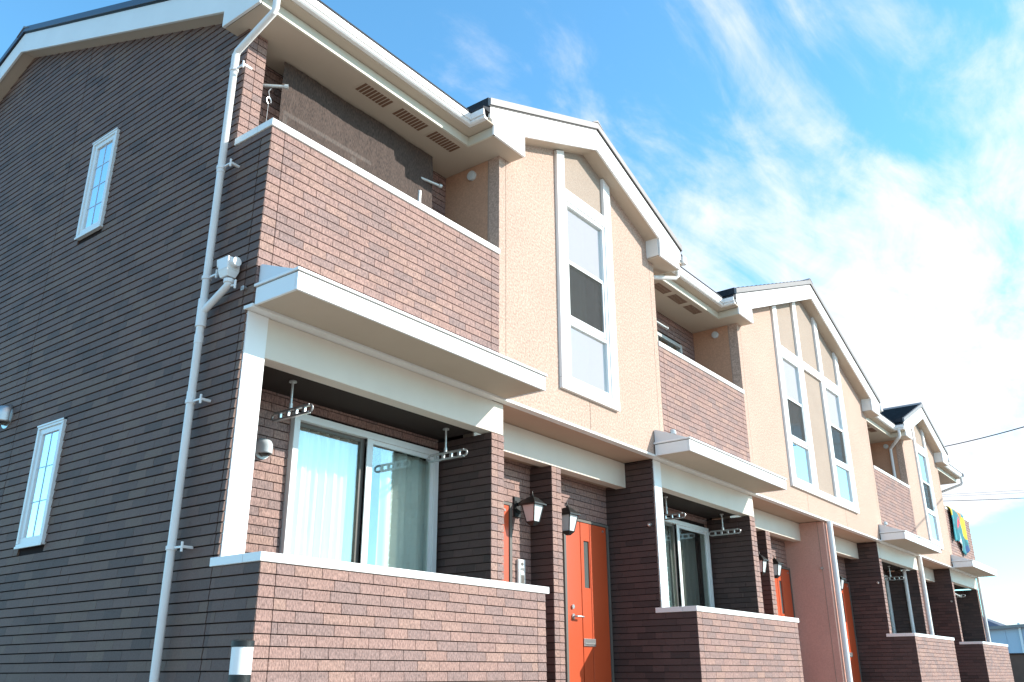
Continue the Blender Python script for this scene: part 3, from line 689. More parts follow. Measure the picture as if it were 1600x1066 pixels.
# soffit sheets
def soffit(poly, vents, x0):
    m_ = MB(); m_.prism(poly, 'z', ZS + .003, ZS + .018); s = m_.build('eaves_soffit', 'soffit', B)
    for (a, b) in vents:
        f = MB(); n = 9; L_ = b - a
        winb = (.19, .345)
        for k in range(n):
            q0 = a + .012 + (L_ - .024) * (k + .12) / n; q1 = a + .012 + (L_ - .024) * (k + .80) / n
            f.box(q0, q1, winb[0] + .012, winb[1] - .012, ZS - .0025, ZS + .002)
        f.build('vent_slat', 'vent_brown', s)
        f = MB(); f.box(a, b, winb[0], winb[1], ZS + .0, ZS + .0028); f.build('vent_grille', 'soffit', s)
def inner(g_, s): return g_[0] + s * (g_[1] - .49)
wb = YB
soffit([(-.12, YBND + .002), (outer(G[0], -1) + .002, YBND + .002), (outer(G[0], -1) + .002, YF + .026), (inner(G[0], -1), YF + .026), (inner(G[0], -1), -.001), (WALLS[0][0] - .001, -.001), (WALLS[0][0] - .001, wb), (.001, wb), (.001, .58), (-.12, .58)],
       [(1.005, 1.375), (1.455, 1.832), (1.905, 2.281)], 0)
for i in (0, 1):
    a, b = G[i], G[i + 1]; w0, w1 = WALLS[i][1] + .001, WALLS[i + 1][0] - .001
    m = w0 + .55 if i == 0 else w0 + .55
    soffit([(outer(a, 1) - .002, YF + .026), (outer(a, 1) - .002, YBND + .002), (outer(b, -1) + .002, YBND + .002), (outer(b, -1) + .002, YF + .026), (inner(b, -1), YF + .026), (inner(b, -1), -.001), (w1, -.001), (w1, wb), (w0, wb), (w0, -.001), (inner(a, 1), -.001), (inner(a, 1), YF + .026)],
           [(w0 + .52, w0 + .90), (w0 + .98, w0 + 1.35), (w0 + 1.43, w0 + 1.80)] if i == 0 else [(w0 + .6, w0 + 1.0), (w0 + 1.1, w0 + 1.5)], 0)
a = G[2]; w0 = WALLS[2][1] + .001
soffit([(outer(a, 1) - .002, YF + .026), (outer(a, 1) - .002, YBND + .002), (XE + .12, YBND + .002), (XE + .12, wb), (w0, wb), (w0, -.001), (inner(a, 1), -.001), (inner(a, 1), YF + .026)], [(w0 + .8, w0 + 1.2)], 0)

# ---- gable fascias, rake soffits, box ends, roof skins
def gable(g_):
    c, h, zp = g_; o_, n_ = h, h - .49
    zi = zp - SL * n_; zt = zp + .26
    def side_(s):
        return [(c + s * o_, ZS), (c + s * n_, ZS), (c + s * n_, zi), (c, zp), (c, zt), (c + s * (o_ + .055), zt - SL * (o_ + .055)), (c + s * (o_ + .055), ZS + .16), (c + s * o_, ZS + .13)]
    for s in (-1, 1):
        m_ = MB(); p = side_(s); p = p if s > 0 else p[::-1]
        m_.prism(p, 'y', YF, YF + .024); f = m_.build('gable_fascia', 'trim_clean', B, bevel=.003)
        sx = c + s * (n_ - .10); sm = MB(); sm.prism([(sx - .002, zp - SL * abs(sx - c) + .004), (sx + .002, zp - SL * abs(sx - c) + .004), (sx + .002, zt - SL * abs(sx - c) - .004), (sx - .002, zt - SL * abs(sx - c) - .004)], 'y', YF - .0015, YF + .001); sm.build('board_seam', 'caulk', f)
        # boxed end
        m_ = MB(); xi = c + s * n_; m_.box(xi - .012 * (s > 0), xi + .012 * (s < 0), YF + .026, -.002, ZS + .02, zi + .03); m_.build('box_end', 'trim', f)
        # sloping soffit
        m_ = MB(); q = [(c + s * (n_ + .02), zi + .012 - SL * .02), (c, zp + .012), (c, zp + .03), (c + s * (n_ + .02), zi + .03 - SL * .02)]
        q = q if s > 0 else q[::-1]
        m_.prism(q, 'y', YF + .026, .30); m_.build('rake_soffit', 'soffit', f)
        # metal edge trim and a black strip standing in for the shadow under it
        e = o_ + .075
        def strip(z0, z1, y0, y1, name, m, par, ee=e):
            q = [(c + s * ee, zt - SL * ee + z0), (c, zt + z0), (c, zt + z1), (c + s * ee, zt - SL * ee + z1)]
            q = q if s > 0 else q[::-1]
            w = MB(); w.prism(q, 'y', y0, y1); return w.build(name, m, par)
        strip(.002, .014, YF - .006, YF + .02, 'shadow_strip', 'black', f)
        strip(.015, .088, YF - .022, YF + .012, 'verge_trim', 'roof_metal', f)
        yback = 2.55 if zp < 6.8 else 4.2
        strip(.012, .075, YF + .014, yback, 'gable_roof_deck', 'shingle', B)
        nc = int((e / math.cos(math.atan(SL))) / .19)
        sh = MB()
        for k in range(nc + 1):          # shingle courses, each lapping the one below
            xa = e - k * .178; xb = max(0, e - (k + 1) * .178)
            if xa <= 0: break
            q = [(c + s * xa, zt - SL * xa + .076), (c + s * xb, zt - SL * xb + .076), (c + s * xb, zt - SL * xb + .079), (c + s * xa, zt - SL * xa + .106)]
            q = q[::-1] if s > 0 else q
            sh.prism(q, 'y', YF + .012, yback)
        sh.build('roof_shingles', 'shingle', B)['kind'] = 'stuff'
    r = MB(); r.prism([(c - .12, zt + .045), (c, zt + .100), (c + .12, zt + .045), (c, zt + .125)][::-1], 'y', YF - .024, yback + .3); r.build('ridge_cap', 'roof_metal', B)
for g_ in G: gable(g_)

# ---- main roof and its west verge
zr = RZ + .15
def mz(y): return zr + .10 - RSL * abs(y - RY)
m_ = MB(); y0 = -.045
m_.prism([(YBND + .03, mz(YBND) - .05), (RY, mz(RY) - .06), (9.25, mz(9.25) - .06), (9.25, mz(9.25)), (RY, mz(RY)), (YBND + .03, mz(YBND + .03))], 'x', -.13, XE + .13); core('main_roof_deck', m_, 'shingle')
sh = MB(); L_ = 0
for k in range(28):
    ya = YBND + .03 + k * .178; yb = min(RY, ya + .178)
    if ya >= RY: break
    sh.prism([(ya, mz(ya) + .001), (yb, mz(yb) + .001), (yb, mz(yb) + .004), (ya, mz(ya) + .02)][::-1], 'x', -.13, XE + .13)
sh.build('roof_shingles', 'shingle', B)['kind'] = 'stuff'
for xs, s in ((-.15, 1), (XE + .15, -1)):
    zt = lambda y: RZ + .215 - RSL * abs(y - RY)
    lo = lambda y: RZ - .03 - RSL * abs(y - RY)
    for half in (0, 1):
        if half == 0: p = [(YBND + .0, ZS), (.58, ZS), (.58, lo(.58)), (RY, lo(RY)), (RY, zt(RY)), (-.03, zt(-.03)), (-.03, ZS + .115), (YBND, ZS + .10)]
        else: p = [(RY, lo(RY)), (9.25, lo(9.25)), (9.25, zt(9.25)), (RY, zt(RY))]
        m_ = MB(); m_.prism(p, 'x', xs, xs + s * .024); f = m_.build('verge_fascia', 'trim', B, bevel=.003)
        a_, b_ = (.56, RY) if half == 0 else (RY, 9.2)
        m_ = MB(); m_.prism([(a_, lo(a_) + .012), (b_, lo(b_) + .012), (b_, lo(b_) + .03), (a_, lo(a_) + .03)], 'x', xs + s * .026, xs + s * .165); m_.build('verge_soffit', 'soffit', f)
        if half == 0:
            m_ = MB(); m_.box(xs + s * .026, xs + s * .15, .565, .58, ZS + .02, lo(.58) + .02); m_.build('box_end', 'trim', f)
        a_, b_ = (-.06, RY) if half == 0 else (RY, 9.3)
        def st(z0, z1, x0, x1, nm, mt):
            w = MB(); w.prism([(a_, zt(a_) + z0), (b_, zt(b_) + z0), (b_, zt(b_) + z1), (a_, zt(a_) + z1)], 'x', x0, x1); w.build(nm, mt, f)
        st(.002, .014, xs - s * .006, xs + s * .02, 'shadow_strip', 'black')  # black strip painted as the shadow under the verge trim
        st(.015, .085, xs - s * .022, xs + s * .02, 'verge_trim', 'verge_sky_tone')
m_ = MB(); m_.prism([(RY - .14, mz(RY) - .03), (RY, mz(RY) + .03), (RY + .14, mz(RY) - .03), (RY, mz(RY) + .055)][::-1], 'x', -.18, XE + .18); m_.build('ridge_cap', 'roof_metal', B)

# ---- side slit windows with bars
for i, (y0, y1, z0, z1) in enumerate(SW):
    f = MB()
    def wb_(mb, y0, y1, z0, z1, x0, x1, t):
        mb.box(x0, x1, y0, y1, z0, z0 + t); mb.box(x0, x1, y0, y1, z1 - t, z1); mb.box(x0, x1, y0, y0 + t, z0 + t, z1 - t); mb.box(x0, x1, y1 - t, y1, z0 + t, z1 - t)
    wb_(f, y0, y1, z0, z1, -.03, .0095, .028); wb_(f, y0 + .0285, y1 - .0285, z0 + .0285, z1 - .0285, -.018, .0095, .045)
    f.box(-.036, -.0305, y0 - .006, y1 + .006, z0 - .008, z0 + .012); f.box(-.036, -.0305, y0 - .006, y1 + .006, z1 - .008, z1 + .008)
    w = f.build('slit_window', 'frame_white', B, bevel=.003)
    a, b, c, d = y0 + .074, y1 - .074, z0 + .074, z1 - .074
    gl = MB(); gl.box(-.004, .000, a, b, c, d); gl.build('pane', 'glass_mirror', w)
    mu = MB(); ym = (a + b) / 2; mu.box(-.0075, -.0045, ym - .005, ym + .005, c, d)
    for k in (1, 2, 3): zz = c + (d - c) * k / 4 if i == 0 else c + (d - c) * k / 3; mu.box(-.0070, -.0045, a, b, zz - .004, zz + .004) if not (i == 1 and k == 3) else None
    mu.build('glazing_bars', 'bar', w)
    bk = MB(); bk.box(.006, .0095, a, b, c, d); bk.build('room_backing', 'interior', w)

# ---- rainwater goods
def strap(x, y, z, par, dirn=(1, 0)):
    m_ = MB(); m_.tube([(x, y, z - .012), (x, y, z + .012)], .034, 14)
    m_.box(x - .006, x + .006, y - .125, y - .04, z - .006, z + .006)
    m_.tube([(x - .004, y - .118, z - .030), (x - .004, y - .118, z + .030)], .008, 8); m_.box(x, -.001, y - .126, y - .110, z - .008, z + .008)
    m_.build('pipe_bracket', 'pipe', par, smooth=False)
px, py = -.072, .46
m_ = MB(); m_.tube([(-.085, -.005, ZS + .12), (-.085, -.005, 5.60), (-.084, .012, 5.565), (-.073, .44, 5.43), (px, py, 5.40), (px, py, 0.0)], .0265, 18)
dp = m_.build('downpipe', 'pipe', B, smooth=True)
dp['label'] = 'long pale grey downpipe on the side wall'
for z in (5.26, 4.40, 3.52, 2.63, 1.69, .75): strap(px, py, z, dp)
for z0, z1, r in ((5.40, 5.28, .030), (4.42, 4.36, .030), (3.36, 3.16, .035), (2.70, 2.62, .030), (3.10, 3.04, .030)): m_ = MB(); m_.tube([(px, py, z0), (px, py, z1)], r, 18); m_.build('pipe_collar', 'pipe', dp, smooth=True)
m_ = MB(); m_.tube([(px, .195, 3.44), (px, .195, 3.405), (px, .212, 3.39), (px, .44, 3.275), (px, py, 3.25)], .025, 14); m_.build('branch_pipe', 'pipe', dp, smooth=True)
m_ = MB(); m_.frustum((px, .21, 3.45), .034, .040, (px, .21, 3.50), .05, .052); m_.box(px - .05, px + .05, .158, .262, 3.50, 3.59)
m_.frustum((px, .285, 3.545), .03, .024, (px, .275, 3.60), .04, .03); m_.tube([(px, .16, 3.55), (px, .12, 3.55)], .034, 14); m_.tube([(px, .195, 3.44), (px, .195, 3.41)], .034, 14)
m_.build('rainwater_hopper', 'pipe', dp, bevel=.004)
m_ = MB(); m_.tube([(px, .155, 3.38), (px, .115, 3.38)], .008, 8); m_.tube([(px - .004, .112, 3.35), (px - .004, .112, 3.41)], .008, 8); m_.build('pipe_bracket', 'pipe', dp)
# gutter outlet and stub pipe beside the first gable
xo = outer(G[0], 1) + .12
m_ = MB(); m_.box(xo - .04, xo + .05, YF - .03, YF + .05, ZS + .12, ZS + .22); o1 = m_.build('gutter_end_box', 'trim_clean', B, bevel=.006)
m_ = MB(); m_.tube([(xo, -.10, ZS + .11), (xo, -.10, ZS - .02), (xo - .02, -.08, ZS - .05), (WALLS[0][1] + .05, .12, ZS - .12), (WALLS[0][1] + .045, .16, ZS - .14), (WALLS[0][1] + .045, .16, CAPU1 + .02)], .026, 14); m_.build('downpipe', 'pipe', B, smooth=True)
xo = outer(G[2], -1) - .12
m_ = MB(); m_.tube([(xo, -.08, ZS + .11), (xo, -.08, ZS - .02), (xo, -.06, ZS - .05), (16.60, .22, 5.52), (16.60, .24, 5.48), (16.60, .24, CAPU1)], .030, 14); d3 = m_.build('downpipe', 'pipe', B, smooth=True)
xo = XE + .08
m_ = MB(); m_.tube([(xo, .0, ZS + .1), (xo, .0, ZS - .03), (xo, .03, ZS - .06), (XE - .03, .55, 5.45)], .030, 12); m_.build('downpipe', 'pipe', B, smooth=True)
xo = outer(G[1], 1) + .10
m_ = MB(); m_.box(xo - .04, xo + .05, YF - .03, YF + .05, ZS + .12, ZS + .22); m_.build('gutter_end_box', 'trim_clean', B, bevel=.006)
xo = outer(G[2], 1) + .10
m_ = MB(); m_.box(xo - .04, xo + .05, YF - .03, YF + .05, ZS + .12, ZS + .22); m_.build('gutter_end_box', 'trim_clean', B, bevel=.006)
for (x, y, zt_, r) in ((11.02, -.03, ZD + .0, .045), (16.66, .03, ZD, .045), (22.26, .02, ZD, .035), (16.40, .30, 2.98, .035)):
    m_ = MB(); m_.tube([(x, y, zt_), (x, y, 0.0)], r, 14); p = m_.build('downpipe', 'trim_clean', B, smooth=True)
# round soffit vents on the stucco cheeks, small wall knobs
for x in (2.607, 8.135, 16.65):
    m_ = MB(); m_.tube([(x - .001, .335, 5.575), (x - .03, .335, 5.575), (x - .036, .335, 5.575)], [.05, .05, .03], 20); m_.build('round_vent', 'milk', B, smooth=True)
for x in (5.47, 10.92, 13.85, 19.45):
    m_ = MB(); m_.tube([(x - .003, .138, 2.485), (x - .025, .138, 2.485)], .022, 12); m_.tube([(x - .025, .138, 2.485), (x - .045, .138, 2.475)], [.014, .008], 10); m_.build('wall_knob', 'steel', B, smooth=True)

# ---- individual bricks (the ones that show largest) and the remaining courses
indiv.sort(key=lambda t: -((t[1] - t[0]) * (t[3] - t[2])))
sing, rest = [], []
gp = [t for t in indiv if t[4] < -.1]; up = [t for t in indiv if t[4] > -.1]
up.sort(key=lambda t: t[0])
sing = gp + up; rest = sing[299:]; sing = sing[:299]
cache = {}
for (q0, q1, a, b, y, t, par) in sing:
    key = (round(q1 - q0, 3), round(b - a, 4), int(t * 8)); me = cache.get(key)
    if me is None:
        L_, H_ = q1 - q0, b - a; me = D.meshes.new('brick'); d0, d1, w = .0042, .0012, .012
        me.from_pydata([(0, -d0, 0), (L_, -d0, 0), (L_, w, 0), (0, w, 0), (0, -d1, H_), (L_, -d1, H_), (L_, w, H_), (0, w, H_)], [], [(0, 1, 5, 4), (3, 2, 1, 0), (4, 5, 6, 7), (3, 0, 4, 7), (1, 2, 6, 5), (2, 3, 7, 6)])
        me.materials.append(MATS['brick']); at = me.attributes.new('tint', 'FLOAT', 'FACE'); at.data.foreach_set('value', [t] * 6); me.update(); cache[key] = me
    o = D.objects.new('brick', me); COL.objects.link(o); o.parent = par; o.location = (q0, y, a)
for (q0, q1, a, b, y, t, par) in rest:
    n = len(bricks.v); d0, d1, w = .0042, .0012, .012
    bricks.v += [(q0, y - d0, a), (q1, y - d0, a), (q1, y + w, a), (q0, y + w, a), (q0, y - d1, b), (q1, y - d1, b), (q1, y + w, b), (q0, y + w, b)]
    for f in ((0, 1, 5, 4), (3, 2, 1, 0), (4, 5, 6, 7), (3, 0, 4, 7), (1, 2, 6, 5)): bricks.f.append(tuple(n + i for i in f)); bricks.t.append(t); bricks.m.append(0)
bricks.build('brick_courses', ['brick', 'brick_side_shade', 'brick_shade'], B, stuff=True)

# ------------------------------------------------------------------ things on and around the building
# wall lanterns
def make_lantern(loc, label):
    """loc: point on the back wall where the plate sits"""
    x, y, z = loc
    t = thing('wall_lantern', label, 'lantern', loc, 'black carriage lanterns beside the front doors')
    m = MB(); m.box(x - .05, x + .05, y - .02, y, z - .10, z + .10); m.box(x - .035, x + .035, y - .03, y - .02, z - .06, z + .06); m.build('back_plate', 'iron', t, bevel=.006)
    m = MB(); m.tube([(x, y - .02, z + .02), (x, y - .08, z + .05), (x, y - .13, z + .045), (x, y - .16, z + .035)], .016, 10); m.build('arm', 'iron', t, smooth=True)
    c = (x, y - .20)
    m = MB(); m.frustum((c[0], c[1], z - .005), .100, .100, (c[0], c[1], z + .012), .100, .100); m.frustum((c[0], c[1], z + .012), .092, .092, (c[0], c[1], z + .06), .050, .050); m.frustum((c[0], c[1], z + .06), .05, .05, (c[0], c[1], z + .078), .03, .03)
    m.build('roof', 'iron', t, bevel=.004)
    m = MB(); m.tube([(c[0], c[1], z + .075), (c[0], c[1], z + .09), (c[0], c[1], z + .10), (c[0], c[1], z + .135)], [.012, .016, .008, .003], 10); m.build('finial', 'iron', t, smooth=True)
    z0, z1 = z - .165, z - .006; h0, h1 = .044, .074
    for (sx, sy) in ((-1, 0), (1, 0), (0, -1), (0, 1)):
        m = MB(); e = .004
        if sx: c8 = [(c[0] + sx * h0, c[1] - h0 + e, z0), (c[0] + sx * h0 - sx * .003, c[1] - h0 + e, z0), (c[0] + sx * h0 - sx * .003, c[1] + h0 - e, z0), (c[0] + sx * h0, c[1] + h0 - e, z0),
                     (c[0] + sx * h1, c[1] - h1 + e, z1), (c[0] + sx * h1 - sx * .003, c[1] - h1 + e, z1), (c[0] + sx * h1 - sx * .003, c[1] + h1 - e, z1), (c[0] + sx * h1, c[1] + h1 - e, z1)]
        else: c8 = [(c[0] - h0 + e, c[1] + sy * h0, z0), (c[0] + h0 - e, c[1] + sy * h0, z0), (c[0] + h0 - e, c[1] + sy * h0 - sy * .003, z0), (c[0] - h0 + e, c[1] + sy * h0 - sy * .003, z0),
                    (c[0] - h1 + e, c[1] + sy * h1, z1), (c[0] + h1 - e, c[1] + sy * h1, z1), (c[0] + h1 - e, c[1] + sy * h1 - sy * .003, z1), (c[0] - h1 + e, c[1] + sy * h1 - sy * .003, z1)]
        m.quadbox(c8); m.build('glass_pane', 'milk', t)
    m = MB()
    for sx in (-1, 1):
        for sy in (-1, 1): m.tube([(c[0] + sx * h0, c[1] + sy * h0, z0), (c[0] + sx * h1, c[1] + sy * h1, z1)], .006, 6)
    m.frustum((c[0], c[1], z0 - .014), .038, .038, (c[0], c[1], z0 + .004), .051, .051); m.frustum((c[0], c[1], z0 - .036), .018, .018, (c[0], c[1], z0 - .014), .036, .036)
    m.build('cage', 'iron', t)
    return t
lan = make_lantern((3.76, YB - .004, 2.50), 'black wall lantern with frosted panes above the white intercom')
for (x, z, lb) in ((4.37, 2.48, 'black wall lantern in front of the nearest full orange door'),
                   (9.32, 2.48, 'black wall lantern in the second porch, left of the thin brick fin wall'),
                   (9.88, 2.48, 'black wall lantern by the orange door next to the peach wing wall'),
                   (12.72, 2.48, 'black wall lantern beside the narrow orange door right of the white downpipe'),
                   (17.85, 2.48, 'black wall lantern in the farthest porch')):
    copy_thing(lan, (x, YB - .004, z), lb)

# clothes-pole arms that hang from the lintels
def make_arm(loc, label):
    x, y, z = loc     # z = ceiling attachment, arm hangs .24 below
    t = thing('drying_arm', label, 'clothes pole arm', loc, 'hanging clothes pole arms in the ground floor recesses')
    m = MB(); m.tube([(x, y, z), (x, y, z - .21)], .009, 10); m.tube([(x, y, z), (x, y, z - .012)], .028, 14); m.tube([(x, y, z - .17), (x, y, z - .21)], .014, 10); m.build('drop_rod', 'aluminium', t, smooth=True)
    zb, zt, ya, yb = z - .275, z - .21, y - .24, y + .20; xc = x
    m = MB()
    # perforated blade: outline capsule bars + rungs
    for zz in (zb + .006, zt - .006): m.box(xc - .012, xc + .012, ya + .03, yb - .03, zz - .008, zz + .008)
    def arc(yc, sgn):
        pts = [(xc, yc + sgn * .03 * math.cos(a), (zb + zt) / 2 + .025 * math.sin(a)) for a in [math.pi * (k / 8 - .5) for k in range(9)]]
        m.tube(pts, .009, 8)
    arc(yb - .03, 1); arc(ya + .03, -1)
    n = 5
    for k in range(1, n): yy = ya + (yb - ya) * k / n; m.box(xc - .010, xc + .010, yy - .012, yy + .012, zb + .012, zt - .012)
    m.build('arm_blade', 'steel', t, bevel=.002); return t
arm = make_arm((.66, .36, 2.944), 'clothes pole arm hanging left in the nearest recess, over the window frame corner')
for (x, y, lb) in ((2.33, .36, 'clothes pole arm hanging right in the nearest recess, by the dark return wall'),
                   (6.30, .36, 'clothes pole arm at the left of the second recess, mostly behind the white post'),
                   (7.86, .36, 'clothes pole arm at the right of the second ground floor recess'),
                   (15.55, .36, 'clothes pole arm in the third ground floor recess'),
                   (20.9, .36, 'clothes pole arm in the farthest ground floor recess')):
    copy_thing(arm, (x, y, 2.944), lb)
def pole(name, label, p0, p1, r, cat='clothes pole'):
    v = Vector(p1) - Vector(p0); m = MB(); m.tube([p0, p1], r, 10); e = Vector(p1) - v.normalized() * .03; m.tube([e, p1], r * 1.5, 10)
    o = m.build(name, 'aluminium', None, smooth=True); off = Vector(p0); o.data.transform(Matrix.Translation(-off)); o.location = off; tag(o, label, cat); return o
pole('clothes_pole', 'short pale clothes pole end sticking out beside the upper brick pier', (.173, .52, 5.30), (.36, .36, 5.32), .014)
pole('clothes_pole', 'clothes pole end at the right of the dark shade cloth on the nearest balcony', (2.02, .52, 5.36), (2.27, .44, 5.34), .014)
pole('clothes_pole', 'white clothes pole across the farthest ground floor recess', (19.9, .20, 2.72), (21.3, .30, 2.71), .018)
pole('clothes_pole', 'clothes poles hanging high in the shade of the second balcony', (5.70, .50, 5.36), (6.9, .48, 5.33), .014)

# hook with a string
m = MB(); hx, hy = .255, .45
m.tube([(hx + .022 * math.cos(a), hy, 5.17 + .028 * math.sin(a)) for a in [k / 10 * 5.2 - .6 for k in range(11)]], .006, 8); m.tube([(hx + .005, hy, 5.20), (hx - .01, hy, 5.25), (hx + .01, hy, 5.29)], .005, 8); m.tube([(hx, hy, 5.14), (hx - .006, hy, 4.62)], .0028, 6)
o = m.build('hanging_hook', 'steel', None, smooth=True); off = Vector((hx, hy, 4.62)); o.data.transform(Matrix.Translation(-off)); o.location = off; tag(o, 'metal hook with a thin string hanging beside the upper brick pier', 'hook')

# brown shade cloth on the first balcony
t = MB(); r = random.Random(5)
def sc(u, v):
    x = .40 + 1.80 * u; top = 5.66; z = 4.30 + (top - 4.30) * v
    y = .50 + .006 * math.sin(u * 13 + v * 3) + .0018 * math.sin(u * 87 + 1) - .05 * v * (1 - v) + .03 * max(0, u - .8) * math.sin(v * 22 + u * 30)
    return (x, y, z)
t.grid(sc, 120, 14); o = t.build('shade_cloth', 'shade_mesh', None, smooth=True); off = Vector((1.3, .5, 4.30)); o.data.transform(Matrix.Translation(-off)); o.location = off
tag(o, 'brown mesh shade cloth hanging behind the nearest upper balcony parapet', 'shade cloth')
m = MB(); m.tube([(2.02, .50, 4.2), (2.03, .50, 5.20)], .022, 12); o = m.build('support_pole', 'aluminium', None, smooth=True); o.data.transform(Matrix.Translation(-Vector((2.02, .5, 4.2)))); o.location = (2.02, .5, 4.2)
tag(o, 'upright pole at the right edge of the brown shade cloth', 'pole')

# curtains
curtain('curtain', 'pale green sheer curtain behind the left pane of the nearest window', 0.99, 1.73, YB + .10, .6, 2.76, 'curtain_sheer', 7, .034, seed=3)
curtain('curtain', 'gathered grey green drape behind the right pane of the nearest window', 1.96, 2.50, YB + .055, .6, 2.75, 'drape', 3.2, .03, seed=8)
curtain('curtain', 'pale curtain behind the left pane of the second ground floor window', 6.38, 7.1, YB + .10, .6, 2.74, 'drape', 7, .022, seed=5)
curtain('curtain', 'closed grey curtain behind the right pane of the second ground floor window', 7.16, 7.92, YB + .12, .6, 2.74, 'interior', 5, .02, seed=9)
curtain('curtain', 'white curtain inside the tall window of the nearest gable', 3.72, 4.35, .16, 3.7, 5.6, 'curtain_sheer', 5, .02, seed=2)
curtain('curtain', 'curtain inside the left tall window of the middle gable', 9.78, 10.4, .16, 3.7, 5.6, 'curtain_sheer', 5, .02, seed=12)
curtain('curtain', 'curtain inside the right tall window of the middle gable', 11.8, 12.4, .16, 3.7, 5.6, 'curtain_sheer', 5, .02, seed=13)

# intercom
t = thing('intercom', 'slim white intercom panel on the brick wall below the nearest lantern', 'intercom', (3.81, YB - .005, 1.76))
m = MB(); m.box(3.755, 3.865, YB - .035, YB - .004, 1.70, 2.00); m.build('body', 'frame_white', t, bevel=.008)
m = MB(); m.box(3.775, 3.845, YB - .040, YB - .035, 1.72, 1.88); m.build('grille_plate', 'aluminium', t, bevel=.002)
m = MB(); m.box(3.788, 3.832, YB - .043, YB - .040, 1.735, 1.85); m.build('speaker_slots', 'sash_dark', t)
m = MB(); m.tube([(3.81, YB - .034, 1.955), (3.81, YB - .040, 1.955)], .016, 14); m.build('lens', 'sash_dark', t)
m = MB(); m.box(3.78, 3.84, YB - .039, YB - .035, 1.895, 1.92); m.build('button', 'steel', t, bevel=.002)

# vent hoods
def hood(loc, axis, label, s=1.0, m_='milk', name='vent_hood'):
    x, y, z = loc; t = thing(name, label, 'vent hood', loc)
    def P(o_, u, w): return (x + u, y - o_, z + w) if axis == 'y' else (x - o_, y + u, z + w)
    m = MB(); n = 12
    prof = []
    for k in range(7): a = k / 6 * math.pi / 2; prof.append((.085 * s * math.sin(a) if k else .004, .055 * s + .055 * s * math.cos(a)))
    def fn(u, v):
        a = math.pi * u
        if v < .5: k = v * 2; rr = .055 * s * (k ** .5 if k else .0); d = .09 * s * (1 if True else 0)
        hgt = .10 * s
        w = (1 - v) * hgt - hgt * .4
        bulge = math.sqrt(max(0.0, 1 - (max(0, (w - .01 * s) / (.055 * s))) ** 2)) if w > .01 * s else 1
        return P(.001 + .085 * s * math.sin(a) * bulge, -.052 * s * math.cos(a) * (bulge * .6 + .4), w)
    m.grid(fn, 14, 10); m.build('cowl', m_, t, smooth=True, solid=.003)
    m = MB(); m.tube([P(0, 0, -.005 * s), P(.01, 0, -.005 * s)], .064 * s, 20); m.build('wall_flange', m_, t, smooth=True)
    m = MB(); m.tube([P(.010, 0, -.012 * s), P(.03, 0, -.012 * s)], .040 * s, 14); m.build('grille', 'sash_dark', t); return t
hood((.69, YB - .003, 2.50), 'y', 'white vent hood on the brick wall left of the nearest window', 1.15)
hood((0.0, 3.335, 3.05), 'x', 'silver vent hood at the left edge of the dark side wall', 1.55, 'steel')
for x, lb in ((2.42, 'small white overflow hood on the first upper parapet above the canopy end'), (5.86, 'small white overflow hood on the second upper parapet'), (14.30, 'small white overflow hood on the third upper parapet')):
    hood((x, -.004, 3.585), 'y', lb, .6)
m = MB(); m.tube([(-.001, .09, 3.37), (-.03, .09, 3.37)], .012, 10); m.box(-.036, -.028, .075, .105, 3.345, 3.375); o = m.build('cable_clip', 'steel', None, bevel=.002); tag(o, 'tiny metal clip on the dark wall left of the nearest canopy', 'clip')

# garden bollard light in front of the corner
bx, by = -.258, -.60
t = thing('bollard_light', 'white bollard light with black cap in front of the brick corner', 'bollard light', (bx, by, 0))
R_ = .056
m = MB(); m.tube([(bx, by, 0), (bx, by, .955)], R_, 24); m.build('post', 'iron', t, smooth=True)
m = MB(); m.tube([(bx, by, .957), (bx, by, 1.088)], R_ - .002, 24); m.build('diffuser', 'opal', t, smooth=True)
m = MB(); m.tube([(bx, by, 1.09), (bx, by, 1.118), (bx, by, 1.124)], [R_ + .002, R_ + .002, R_ - .01], 24); m.build('cap', 'iron', t, smooth=True)

# colourful mat over the farthest parapet
t = MB(); r = random.Random(4)
def cm(u, v):
    x = 19.95 + 1.35 * u; n = math.sin(u * 14 + 1) * .5 + .5
    L_ = (.95 + .28 * math.sin(u * 5 + 4.2)) * v
    if v < .12: return (x, .17 - .22 * (v / .12), CAPU1 + .012 + .03 * math.sin(v / .12 * 3.14) + .01 * n)
    w = (v - .12) / .88
    return (x + .05 * math.sin(w * 5 + u * 7), -.05 - .03 * n - .03 * w * math.sin(u * 21), CAPU1 - w * (.88 + .16 * math.sin(u * 6 + 3.6)))
t.grid(cm, 50, 26); o = t.build('play_mat', 'play_mat', None, smooth=True, solid=.012); off = Vector((20.9, 0, CAPU1)); o.data.transform(Matrix.Translation(-off)); o.location = off
tag(o, 'teal, yellow and red padded mat hung over the farthest upper parapet', 'mat')

# overhead wires
def ray(u, v, d):
    c = (u - 800, v - 533, 1377.4); return CP + Vector([RR[i][0] * c[0] + RR[i][1] * c[1] + RR[i][2] * c[2] for i in range(3)]) * (d / 1377.4)
def wire(pa, pb, r, label, sag):
    d = (pb - pa); a = pa - d * .6; b = pb + d * 1.5; n = 24
    pts = [a.lerp(b, k / n) - Vector((0, 0, sag * 4 * (k / n) * (1 - k / n))) for k in range(n + 1)]
    m = MB(); m.tube(pts, r, 8); o = m.build('overhead_wire', 'wire', None, smooth=True); off = pts[0].copy(); o.data.transform(Matrix.Translation(-off)); o.location = off
    tag(o, label, 'wire'); return o
wire(ray(1478, 691, 34), ray(1600, 654, 27), .017, 'single dark wire rising to the right from behind the last gable', .25)
wire(ray(1478, 781, 44), ray(1600, 775, 40), .014, 'lower thin wire crossing the sky beside the last gable, darkest of three', .1)
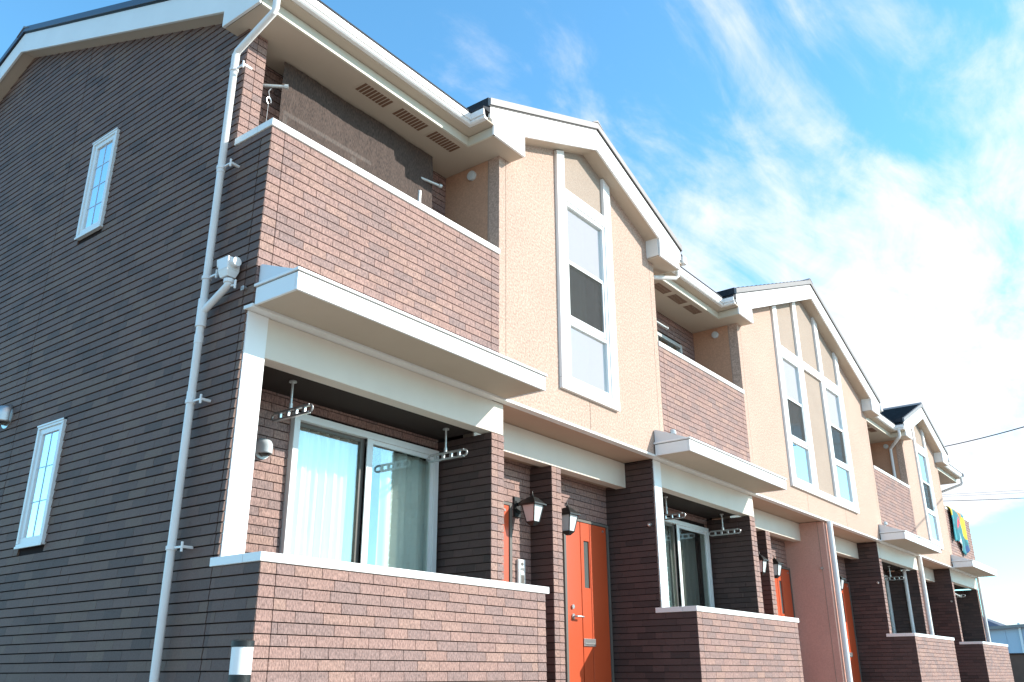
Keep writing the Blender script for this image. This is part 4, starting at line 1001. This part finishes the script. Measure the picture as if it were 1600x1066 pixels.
wire(ray(1478, 771, 52), ray(1600, 763, 48), .008, 'faint middle wire crossing the sky beside the last gable', .1)
wire(ray(1478, 774, 52), ray(1600, 767, 48), .008, 'faint thin wire just under the middle wire beside the last gable', .1)

# things beyond the terrace
t = thing('warehouse', 'low pale blue metal clad building behind the end of the terrace', 'building', (66, -2, 0))
m = MB(); m.prism([(-14, 0), (7.4, 0), (7.4, 3.55), (-3, 4.0), (-14, 3.55)], 'x', 62, 74); m.build('wall', 'house_blue', t)
m = MB()
for k in range(24): y = -13.6 + k * .9; m.box(61.96, 62.0, y, y + .07, .1, 3.5)
m.build('cladding_rib', 'house_blue', t)
m = MB(); m.prism([(-14.4, 3.5), (-3, 4.0), (7.8, 3.5), (7.8, 3.68), (-3, 4.18), (-14.4, 3.68)], 'x', 61.6, 74.4); m.build('roof', 'roof_metal', t)
for k in range(3):
    m = MB(); m.box(61.9, 61.96, 4.2 - k * 4, 5.4 - k * 4, 1.2, 2.4); m.build('window', 'slit_glass', t)
m = MB(); m.box(61.85, 61.95, 5.28, 5.42, 0, 3.9); m.build('drainpipe', 'trim_clean', t)
t = thing('house', 'distant house with a dark blue pitched roof behind the pale building', 'house', (84, 12, 0))
m = MB(); m.box(80, 90, 8, 16, 0, 3.6); m.build('wall', 'house_blue', t)
m = MB(); n = len(m.v); m.v += [(79.5, 7.5, 3.6), (90.5, 7.5, 3.6), (90.5, 16.5, 3.6), (79.5, 16.5, 3.6), (83, 12.0, 5.7), (87, 12.0, 5.7)]
for f in ((0, 1, 5, 4), (1, 2, 5), (2, 3, 4, 5), (3, 0, 4), (3, 2, 1, 0)): m.f.append(f); m.t.append(.5); m.m.append(0)
m.build('roof', 'roof_blue', t)
for k in range(2):
    m = MB(); m.box(79.9, 79.99, 9 + k * 3, 10.4 + k * 3, 1.2, 2.5); m.build('window', 'slit_glass', t)
t = thing('boundary_wall', 'brown boundary wall beyond the last brick parapet', 'wall', (33, 0, 0))
m = MB(); m.box(32.9, 33.1, -1.2, 9, 0, 1.55); m.build('wall_body', 'fence_brown', t)
m = MB(); m.box(32.86, 33.14, -1.25, 9, 1.552, 1.60); m.build('coping', 'joint', t)
m = MB(); m.box(32.8, 33.2, -1.65, -1.26, 0, 1.75); m.build('gate_pillar', 'trim', t)
m = MB(); m.prism([(-2, .02), (4, .02), (4, .2), (-2, .2)], 'y', .01, .012)

# render settings
scn.render.engine = 'CYCLES'
scn.cycles.max_bounces = 8; scn.cycles.transparent_max_bounces = 12
scn.render.film_transparent = False
